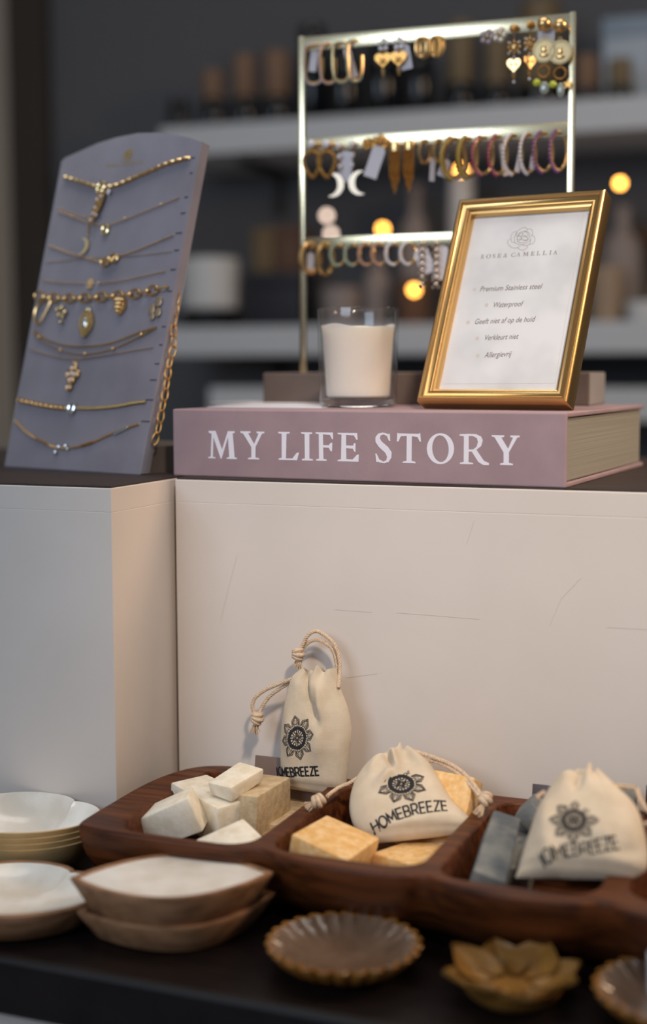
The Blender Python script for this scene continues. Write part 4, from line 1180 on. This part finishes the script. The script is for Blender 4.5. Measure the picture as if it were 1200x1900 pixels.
gw, gy_, gg = 'white and beige soaps in the left compartment', 'yellow soaps in the second compartment', 'charcoal soaps in the third compartment'
def soap3(label, pa, za, pb, zb, width, height, roll=0, mat=WHITESOAP, group=None, jit=.0013, bev=.0016):
    """block whose top face runs from place pa at height za to pb at zb"""
    A, B = S(*pa, za), S(*pb, zb); ax = (B - A).normalized(); sd = ax.cross(Vector((0, 0, 1))).normalized(); up = sd.cross(ax)
    R = Matrix((sd, ax, up)).transposed(); R = R @ Matrix.Rotation(rad(roll), 3, 'Y')
    m = MB().rbox((width, (B - A).length, height), bev, jit=jit)
    o = m.build('soap_bar', mat, None); o.location = (A + B) / 2 - (R @ Vector((0, 0, 1))) * height / 2; o.rotation_euler = R.to_euler(); return tag(o, label, 'soap', group)


soap3('beige soap lying flat beside the divider, below the standing pouch', (504, 1530), .783, (556, 1486), .785, .034, .018, 0, TANSOAP, gw)
soap3('beige soap lying lowest behind the front white soap, mostly covered', (478, 1546), .779, (528, 1508), .779, .030, .013, 0, TANSOAP, gw)
soap3('thick beige-topped soap block under the uppermost white slab', (447, 1474), .810, (509, 1436), .811, .026, .034, 0, TANSOAP, gw)
soap3('white soap slab lying on top of the pile, highest of the white soaps', (407, 1456), .817, (468, 1417), .825, .023, .011, 4, WHITESOAP, gw)
soap3('large white soap block in the middle of the pile, its warm side facing right', (350, 1447), .808, (440, 1489), .804, .034, .030, 0, WHITESOAP, gw)
soap3('white soap tilted up in the front left corner of the left compartment', (260, 1509), .797, (352, 1471), .814, .024, .027, 3, WHITESOAP, gw)
soap('white soap low at the front edge of the left compartment', -.4225, .876, .781, (.040, .036, .026), 50, (16, -14), WHITESOAP, gw)
soap3('large yellow soap block at the front left of the second compartment', (592, 1571), .799, (657, 1532), .799, .044, .030, 13, YELLOWSOAP, gy_)
soap3('yellow soap lying flat under the middle pouch', (735, 1598), .783, (812, 1566), .783, .044, .018, 0, YELLOWSOAP, gy_)
soap('small piece of yellow soap between the front block and the flat soap', -.334, .858, .776, (.020, .025, .020), -10, mat=YELLOWSOAP, group=gy_)
soap('yellow soap standing tilted behind the middle pouch', -.302, .972, .7955, (.050, .022, .060), -8, (-32, 0), YELLOWSOAP, gy_)
soap3('charcoal soap slab leaning against the left wall of the third compartment', (912, 1624), .798, (942, 1508), .816, .0215, .034, 20, GREYSOAP, gg)
soap3('charcoal soap at the back of the third compartment, behind the leaning slab', (958, 1508), .806, (990, 1478), .819, .026, .040, 0, GREYSOAP, gg)
soap3('dark charcoal soap between the leaning slab and the right pouch', (952, 1612), .787, (985, 1528), .797, .020, .024, 0, GREYSOAP, gg)
soap('charcoal soap behind the right pouch at the back of the tray', -.182, .972, .800, (.045, .03, .062), 4, (-18, 0), GREYSOAP, gg)

# ---- small dark cards standing behind the soaps
for u0, u1, zt, mat, lab in [(-.4635, -.387, .816, CARDTAUPE, 'brown card standing behind the upright pouch, its corners showing either side'), (-.350, -.2795, .813, CARDBLACK, 'black card standing behind the middle pouch, under the hanging cord knot'),
                            (-.239, -.170, .817, CARDBROWN, 'dark brown card standing behind the right pouch'), (-.1625 + .006, -.09, .825, CARDBROWN, 'dark brown card at the right edge, beyond the right pouch')]:
    m = MB().rbox((u1 - u0, .0012, .056), .0003, at=((u1 - u0) / 2, 0, .028))
    single(m, 'sign_card', mat, lab, 'card', UV(u0, .9925, zt - .0545), (rad(-9), 0, rad(-22)), 'dark cards in the tray', world=False)


# ---- cotton pouches
class Pouch:
    def __init__(s, label, B, yaw, lean, left, right, thick, folds, ruffle=.0022, gather=.86):
        s.pl = Plane(B, yaw, lean); pl = s.pl
        s.t = thing('cotton_pouch', label, 'pouch', pl.B, pl.rot, 'lettered cotton pouches')
        N = 44
        def rs(P):
            q = smooth_path([Vector((*pl.L(x, y), 0)) for x, y in P], 10); d = [0]
            for a, b in zip(q, q[1:]): d.append(d[-1] + (b - a).length)
            o = []; j = 0
            for i in range(N + 1):
                w = d[-1] * i / N
                while j < len(d) - 2 and d[j + 1] < w: j += 1
                f = (w - d[j]) / max(1e-9, d[j + 1] - d[j]); o.append(q[j] + (q[j + 1] - q[j]) * min(1, f))
            return o
        s.Lf, s.Rt, s.N, s.th, s.gather, s.ruf = rs(left), rs(right), N, thick, gather, ruffle
        s.folds = [(pl.L(*a), pl.L(*b), w, d) for a, b, w, d in folds]
        C = 48; vs = []
        for side in (0, 1):
            for i in range(N + 1):
                for k in range(C + 1):
                    u = -1 + 2 * k / C
                    x, z = s.xz(u, i / N); y = s.y(u, i / N, x, z)
                    if side: y = s.back(u, i / N)
                    vs.append((x, y, z))
        W = C + 1; fs = []; o = (N + 1) * W
        for i in range(N):
            for k in range(C):
                a = i * W + k; fs.append((a, a + 1, a + W + 1, a + W)); a += o; fs.append((a, a + W, a + W + 1, a + 1))
            a = i * W; fs.append((a, a + W, o + a + W, o + a)); a = i * W + C; fs.append((a, o + a, o + a + W, a + W))
        for k in range(C):
            fs.append((k, o + k, o + k + 1, k + 1))
        s.bag = MB().add(vs, fs).part('cloth_bag', COTTON, s.t, angle=60)

    def xz(s, u, v):
        f = v * s.N; i = min(int(f), s.N - 1); g = f - i
        a = s.Lf[i] + (s.Lf[i + 1] - s.Lf[i]) * g; b = s.Rt[i] + (s.Rt[i + 1] - s.Rt[i]) * g; p = a + (b - a) * (u + 1) / 2; g = max(0, (v - .84) / .16) ** 1.5
        return p.x, p.y + g * .0022 * (sin(u * 7 + 1.3) + .6 * sin(u * 13)) * (1 - u * u)

    def env(s, v):
        lo = min(1, v / .12) ** .5
        hi = 1 if v < s.gather else max(.35, 1 - (v - s.gather) / (1 - s.gather) * .5)
        mid = .55 + .45 * (1 - abs(v - .38) / .62) if v > .38 else .75 + .25 * v / .38
        return lo * hi * mid

    def y(s, u, v, x, z):
        y = -s.th * s.env(v) * max(0, 1 - abs(u) ** 3.4) ** .75
        g = min(1, max(0, (v - s.gather + .22) / .22)); y -= s.ruf * g * (.5 + .5 * sin(u * 9.5 + 1.1)) * (1 - u * u) - s.ruf * .5 * g
        y += .0011 * math.exp(-((v - .075) / .014) ** 2)
        for (ax, az), (bx, bz), w, d in s.folds:
            ex, ez = bx - ax, bz - az; q = max(0, min(1, ((x - ax) * ex + (z - az) * ez) / (ex * ex + ez * ez)))
            dd = math.hypot(x - ax - q * ex, z - az - q * ez); tap = sin(pi * min(1, max(0, .12 + .76 * q)))
            y -= 1.35 * d * math.exp(-(dd / w) ** 2) * tap
        return y

    def back(s, u, v): return s.th * .35 * s.env(v) * max(0, 1 - abs(u) ** 2.6) ** .75 + .0012

    def on(s, x, z):
        """point just above the cloth for plane place (x, z)"""
        u, v = 0, .4
        for _ in range(14):
            xa, za = s.xz(-1, v); xb, zb = s.xz(1, v); u = max(-.99, min(.99, (x - xa) / (xb - xa) * 2 - 1))
            zz = za + (zb - za) * (u + 1) / 2; z2 = s.xz(u, min(1, v + .01))[1]; v = max(0, min(1, v + (z - zz) / max(1e-5, (z2 - zz) / .01)))
        return Vector((x, s.y(u, v, x, z) - .00035, z)), (abs(u) < .985)

    def emblem(s, px, py, rx, ry, rot=0, clip=None):
        m = MB(); c = s.pl.L(px, py); a = s.pl.L(px + rx, py); b = s.pl.L(px, py - ry); X = (a[0] - c[0], a[1] - c[1]); Z = (b[0] - c[0], b[1] - c[1]); R = math.hypot(*X)
        for st, w in mandala_strokes():
            st = [(x * cos(rot) - y * sin(rot), x * sin(rot) + y * cos(rot)) for x, y in st]
            if clip and any(clip(x, y) for x, y in st): continue
            m.ribbon([(c[0] + x * X[0] + y * Z[0], c[1] + x * X[1] + y * Z[1]) for x, y in st], w * 1.3 * R, lambda p, q: s.on(p, q)[0], step=.0012)
        m.part('flower_emblem', INK, s.bag, smooth=False)

    def text(s, path, cap, w=.0011, first=0, word='HOMEBREEZE'):
        m = MB(); st, W = sans_word(word); P = smooth_path([Vector((*s.pl.L(x, y), 0)) for x, y in path], 12); L = [0]
        for a, b in zip(P, P[1:]): L.append(L[-1] + (b - a).length)
        sc = L[-1] / W

        def at(x, h):
            d = max(0, min(L[-1], x * sc)); j = 0
            while j < len(L) - 2 and L[j + 1] < d: j += 1
            t = (P[j + 1] - P[j]).normalized(); p = P[j] + t * (d - L[j]); return (p.x - t.y * h * cap, p.y + t.x * h * cap)
        for l in st:
            if l[0][0] < first: continue
            q = []
            for a, b in zip(l, l[1:]): q += [at(a[0] + (b[0] - a[0]) * i / 4, a[1] + (b[1] - a[1]) * i / 4) for i in range(4)]
            q.append(at(*l[-1])); m.ribbon(q, w, lambda p, r: s.on(p, r)[0])
        m.part('lettering', INK, s.bag, smooth=False)

    def pt(s, x, y, off=0): return s.pl.L3(x, y, off)

    def cord(s, pts, r=.00165, knot=None, tassel=None, off=0):
        """pts: (px, py[, offset]) ; knot: (px, py, angle) ; tassel: end (px, py)"""
        P = smooth_path([s.pt(p[0], p[1], p[2] if len(p) > 2 else off) for p in pts], 8)
        c = MB(); Q = resample(P, .0009)
        c.tube(Q, r * .72, n=8)
        for ph in (0, 2 * pi / 3, 4 * pi / 3):
            tw = []
            for i, p in enumerate(Q):
                t = (Q[min(i + 1, len(Q) - 1)] - Q[max(i - 1, 0)]).normalized(); up = Vector((0, -1, 0)); up = (up - t * up.dot(t)).normalized(); sd = t.cross(up)
                tw.append(p + (up * cos(i * .9 + ph) + sd * sin(i * .9 + ph)) * r * .45)
            c.tube(tw, r * .56, n=6)
        o = c.part('drawstring', CORD, s.t)
        if knot:
            kx, ky, a = knot; c = s.pt(kx, ky, off - .0005); e = s.pt(*tassel, off); ax = (e - c).normalized(); up = Vector((0, -1, 0)); sd = ax.cross(up).normalized()
            m = MB(); T = Matrix((( sd.x, up.x, ax.x, c.x), (sd.y, up.y, ax.y, c.y), (sd.z, up.z, ax.z, c.z), (0, 0, 0, 1)))
            for j, (dz, R) in enumerate(((-.0030, .0030), (0, .0036), (.0028, .0030))): m.ring((0, 0, dz), R, .0020, 'z', 14, 7, T=T @ Matrix.Rotation(rad(18 * (j - 1)), 4, 'Y'))
            m.ball((0, 0, 0), .0034, 10, T=T); m.part('knot', CORD, o)
            m = MB(); l = (e - c).length + .002
            for i in range(34):
                a = random.uniform(0, 2 * pi); q = random.uniform(.2, 1); k = random.uniform(.75, 1.1)
                m.tube([T @ Vector((cos(a) * .0014 * q, sin(a) * .0014 * q, .003)), T @ Vector((cos(a) * .0026 * q, sin(a) * .0026 * q, l * .55)), T @ Vector((cos(a + .3) * .0046 * q, sin(a + .3) * .0034 * q, l * k))], .00042, n=4)
            m.part('tassel', CORD, o)


B = PLN(585, 1482, UV(0, .990, 0), N22)
p1 = Pouch('upright cotton pouch leaning on the white riser, its cords looped above it', B, -22, 4,
           [(527, 1462), (522, 1440), (520, 1400), (522, 1350), (527, 1310), (534, 1275), (540, 1256), (556, 1242)],
           [(638, 1480), (643, 1440), (648, 1395), (651, 1352), (644, 1312), (632, 1282), (626, 1262), (624, 1240)], .013,
           [((598, 1262), (606, 1320), .004, .005), ((606, 1320), (598, 1400), .006, .0035), ((572, 1250), (582, 1300), .0018, -.004), ((582, 1300), (603, 1345), .0035, -.0035), ((540, 1320), (552, 1420), .005, .002)], .003)
p1.emblem(563, 1364, 33, 41, -.2)
p1.text([(509, 1440), (530, 1438), (560, 1435), (603, 1433)], .0068, .00125, first=.7)
p1.cord([(628, 1276, -.002), (630, 1245, .004), (629, 1222, .006), (620, 1196, .007), (604, 1180, .007), (586, 1171, .006), (572, 1178, .005), (564, 1192, .005), (557, 1205, .005)], knot=(554, 1214, 0), tassel=(553, 1234), off=.005)
p1.cord([(624, 1272, .004), (625, 1240, .007), (618, 1208, .008), (602, 1192, .008), (585, 1187, .008), (570, 1194, .008), (560, 1206, .007)], off=.005)
p1.cord([(545, 1258, .0), (520, 1268, .003), (492, 1280, .005), (474, 1294, .005), (468, 1310, .005), (474, 1328, .005)], knot=(478, 1333, 0), tassel=(472, 1356), off=.005)
p1.cord([(545, 1262, .004), (522, 1276, .006), (500, 1292, .007), (487, 1310, .007), (480, 1326, .006)], off=.005)

B2 = S(790, 1563, .786)
p2 = Pouch('cotton pouch lying back on the yellow soaps in the middle of the tray', B2, -14, 47,
           [(684, 1566), (664, 1545), (653, 1525), (648, 1500), (651, 1470), (662, 1440), (680, 1415), (698, 1404), (716, 1398)],
           [(852, 1547), (876, 1534), (878, 1526), (868, 1514), (838, 1484), (815, 1446), (797, 1416), (780, 1400), (766, 1388)], .0135,
           [((726, 1388), (738, 1436), .003, .005), ((738, 1436), (706, 1470), .004, .004), ((716, 1402), (734, 1442), .0022, -.0045), ((700, 1408), (690, 1450), .004, .002), ((745, 1390), (800, 1430), .005, .003), ((700, 1550), (860, 1520), .003, .0015)], .0035)
p2.emblem(748, 1471, 47, 36, .1, clip=lambda x, y: y > .75 * x + .62)
p2.text([(698, 1556), (722, 1546), (748, 1535), (782, 1526), (834, 1517)], .0086, .00125)
p2.cord([(768, 1394, -.004), (800, 1404, -.002), (836, 1418, -.002), (866, 1440, -.004), (885, 1464, -.007), (895, 1478, -.009)], knot=(901, 1484, 0), tassel=(888, 1507), off=-.010)
p2.cord([(786, 1412, .0), (812, 1414, .001), (846, 1432, -.001), (872, 1456, -.004), (890, 1478, -.008)], off=-.008)
p2.cord([(668, 1440, .004), (650, 1452, .004), (628, 1462, .002), (606, 1478, -.008)], knot=(590, 1487, 0), tassel=(572, 1496), off=-.016)

B3 = S(1080, 1641, .796)
p3 = Pouch('cotton pouch at the right end of the tray, leaning back over the charcoal soaps', B3, -20, 46,
           [(956, 1628), (962, 1608), (975, 1565), (988, 1528), (1000, 1496), (1016, 1466), (1030, 1448), (1050, 1438), (1068, 1430)],
           [(1168, 1632), (1196, 1616), (1202, 1590), (1196, 1545), (1184, 1505), (1170, 1483), (1152, 1466), (1134, 1448), (1118, 1432)], .018,
           [((1066, 1432), (1082, 1448), .0022, -.004), ((1082, 1448), (1072, 1480), .0028, -.004), ((1012, 1500), (1010, 1560), .006, .003), ((1010, 1560), (1030, 1640), .006, .003), ((1030, 1455), (1060, 1440), .005, .002), ((1140, 1560), (1100, 1580), .006, .002), ((1150, 1600), (1185, 1590), .004, -.002)], .0032)
p3.emblem(1070, 1546, 46, 40, .35, clip=lambda x, y: x * .6 + y * .8 > .80)
p3.text([(1004, 1628), (1040, 1612), (1075, 1607), (1110, 1604), (1154, 1593)], .0076, .00115, first=.7)
p3.cord([(1140, 1458, .0), (1162, 1460, .003), (1180, 1464, .004), (1186, 1480, .003), (1200, 1502, .002), (1216, 1512, .0)], off=.002, knot=(1222, 1516, 0), tassel=(1236, 1530))
p3.cord([(1010, 1470, .002), (1000, 1476, .0), (997, 1481, -.002)], off=0)
p3.cord([(1188, 1530, .004), (1204, 1528, .002), (1222, 1532, .0)], off=0)


# ================================================================== dishes on the table
def ring_dish(name, mat_parts, label, cat, loc, yaw, fn, prof, n=96, group=None):
    """fn(theta) = outline radius factor; prof = [(r, z, flute), ...] outer bottom -> rim -> inner centre"""
    t = thing(name, label, cat, loc, (0, 0, rad(yaw)), group)
    for nm, mat, pr in mat_parts:
        m = MB(); vs = []; fs = []
        for r, z, k in pr:
            for i in range(n):
                a = 2 * pi * i / n; f = 1 + (fn(a) - 1) * k; vs.append((r * f * cos(a), r * f * sin(a), z))
        for i in range(len(pr) - 1):
            for k in range(n):
                a, b = i * n + k, i * n + (k + 1) % n; fs.append((a, b, b + n, a + n))
        if pr is mat_parts[0][2]: fs.append(tuple(range(n))[::-1])
        m.add(vs, fs).part(nm, mat, t, angle=50)
    return t


quat = lambda a: .84 + .16 * abs(cos(2 * a)) ** .7 if (a % (2 * pi)) < pi else .84 + .16 * abs(cos(a)) ** 1.2
# stack of four shell bowls
cq = S(24, 1508, .7925); cq.z = TZ
for i in range(4):
    z = .0005 + .0043 * i
    lab = ['lowest of the four stacked shell bowls, its dark underside showing', 'second from the bottom of the four stacked shell bowls', 'third from the bottom of the four stacked shell bowls', 'top bowl of the four stacked shell bowls, pearly cloud-shaped inside'][i]
    R = .066 - .0006 * (3 - i)
    ring_dish('shell_bowl', [('shell', SHELLEDGE, [(.028, z, .6), (.040, z + .002, .8), (.054, z + .0105, 1), (.0625 * R / .066, z + .021, 1), (R, z + .0285, 1), (R - .0010, z + .0290, 1)]),
                             ('pearl_lining', SHELL, [(R - .0010, z + .0290, 1), (R - .004, z + .0262, 1), (.056, z + .0165, 1), (.044, z + .0085, .9), (.028, z + .0040, .6), (.010, z + .0030, .3), (.0, z + .003, 0)])],
              lab, 'bowl', cq + Vector((0, 0, 0)), -4 + (i - 3) * 1.5, quat, None, group='stacked shell bowls').scale = (1, .82, 1)
# flat wooden cloud dish with shell inlay
cw = S(10, 1653, .772); cw.z = TZ + .0002
ring_dish('cloud_dish', [('wooden_body', RAWWOOD, [(.046, 0, .8), (.058, .003, 1), (.072, .0205, 1), (.0725, .0225, 1), (.0715, .0232, 1), (.0680, .0232, 1), (.0672, .0225, 1)]),
                         ('pearl_inlay', SHELL, [(.0672, .0225, 1), (.060, .0175, 1), (.050, .0135, .95), (.03, .0115, .7), (.0, .011, 0)])],
          'wooden cloud-shaped dish with a mother-of-pearl inlay, at the left edge', 'dish', cw, 2, quat, None).scale = (.97, .79, 1)


# leaf bowls
def leaf_bowl(label, px0, px1, zr, base, h, front, back, inlay):
    A, Bp = S(px0[0], px0[1], zr), S(px1[0], px1[1], zr); c = (A + Bp) / 2; d = Bp - A; hl = d.length / 2; yaw = math.atan2(d.y, d.x)
    t = thing('leaf_bowl', label, 'bowl', (c.x, c.y, base), (0, 0, yaw), 'stacked leaf-shaped bowls')
    N = 40

    def outl(s, z):
        o = []
        for i in range(N + 1):
            q = -1 + 2 * i / N; o.append((q * hl * s, -front * s * (1 - abs(q) ** 1.9) ** .95, z))
        for i in range(1, N):
            q = 1 - 2 * i / N; o.append((q * hl * s, back * s * (1 - abs(q) ** 1.9) ** .95, z))
        return o

    def loft(rows):
        m = MB(); n = len(rows[0]); vs = [p for r in rows for p in r]
        fs = [(i * n + k, i * n + (k + 1) % n, (i + 1) * n + (k + 1) % n, (i + 1) * n + k) for i in range(len(rows) - 1) for k in range(n)]
        fs += [tuple(range(n))[::-1], tuple(range((len(rows) - 1) * n, len(rows) * n))]; return m.add(vs, fs)
    loft([outl(.76, 0), outl(.80, .0015), outl(.985, h - .003), outl(1, h - .001), outl(.995, h), outl(.93, h), outl(.915, h - .0015), outl(.80, h * .45), outl(.5, h * .3)]).part('wooden_body', RAWWOOD, t, angle=40)
    if inlay: loft([outl(.917, h - .0010), outl(.80, h * .45 + .0012), outl(.6, h * .36 + .001), outl(.3, h * .33 + .001)]).part('pearl_inlay', SHELL, t, angle=60)


leaf_bowl('lower leaf-shaped wooden bowl of the stack of two', (143, 1690), (513, 1653), .7712, TZ + .0003, .0208, .046, .046, False)
leaf_bowl('upper leaf-shaped wooden bowl of the stack, with a pearly inlay', (130, 1628), (508, 1618), .7925, TZ + .0185, .0240, .042, .042, True)


# scalloped dishes
def scallop(label, c, R, yaw, n=26):
    fl = lambda a: 1 + .042 * (abs(cos(n / 2 * a)) ** .7 * 2 - 1)
    ring_dish('scalloped_dish', [('glazed_body', AMBER, [(R * .46, 0, 0), (R * .52, .0012, .3), (R * .80, .0065, .8), (R * .94, .0132, 1.2), (R * .99, .0172, 1.5), (R, .0186, 1.6), (R * .985, .0192, 1.6), (R * .94, .0186, 1.4)]),
                                 ('fluted_well', TAUPEGLAZE, [(R * .94, .0186, 1.4), (R * .88, .0164, .8), (R * .78, .0134, .5), (R * .62, .0105, .4), (R * .40, .0086, .3), (R * .2, .0080, .2), (R * .1, .0082, 0), (0, .0084, 0)])],
              label, 'dish', c, yaw, fl, None, n=260, group='amber scalloped dishes')


c = S(638, 1746, .769); c.z = TZ + .0002
scallop('amber scalloped dish in front of the tray, left of the lotus dish', c, .0462, 4)
c = S(1262, 1834, .769); c.z = TZ + .0002
scallop('amber scalloped dish cut off by the right edge of the picture', c, .047, 10)
t = thing('tea_light', 'white tea light cup standing in the dish at the right edge', 'candle', c + Vector((.006, .014, .0092)))
MB().lathe([(.020, 0), (.021, .0008), (.0215, .022), (.0205, .0225), (.0198, .0200)], 32).part('cup', WHITECER, t)
MB().lathe([(.0198, .0005), (.0198, .0195), (.006, .0185), (0, .0183)], 32).tube([(0, 0, .018), (.0004, 0, .024)], .0006).part('wax', WAX, t)

# lotus dish
c = S(950, 1853, TZ); c.z = TZ + .0002
t = thing('lotus_dish', 'ochre lotus-shaped dish with pointed petals, front right on the table', 'dish', c, (0, 0, rad(-6)))
MB().lathe([(.020, 0), (.022, .001), (.028, .006), (.030, .0095), (.024, .0090), (.01, .0080), (0, .0078)], 40).part('base', OCHRE, t)
for k in range(8):
    a = 2 * pi * k / 8 + rad(14); big = 1
    m = MB(); R0, R1 = .012, .0430; NU, NV = 14, 12; vs = []
    for s in (0, 1):
        for i in range(NU + 1):
            f = i / NU; r = R0 + (R1 - R0) * f; w = .0168 * (sin(pi * (.10 + .90 * f ** .95)) ** .85) if f < 1 else 0
            for j in range(NV + 1):
                q = -1 + 2 * j / NV
                z = .0066 + .0125 * f ** 1.5 + .0030 * (k % 2) * f + .0045 * q * q * (1 - f * .6) - .0020 * math.exp(-(q / .10) ** 2) * sin(pi * min(1, f * .95 + .05)) * (1 if not s else 0) + (.0004 * (k % 2))
                th = .0024 * (1 - .5 * f); x, y = r - (.002 * q * q), w * q
                vs.append((x * cos(a) - y * sin(a), x * sin(a) + y * cos(a), z - (th if s else 0)))
    W = NV + 1; o = (NU + 1) * W; fs = []
    for i in range(NU):
        for j in range(NV):
            p = i * W + j; fs.append((p, p + W, p + W + 1, p + 1)); p += o; fs.append((p, p + 1, p + W + 1, p + W))
        p = i * W; fs.append((p, o + p, o + p + W, p + W)); p = i * W + NV; fs.append((p, p + W, o + p + W, o + p))
    m.add(vs, fs).part('petal', OCHRE, t, angle=60)
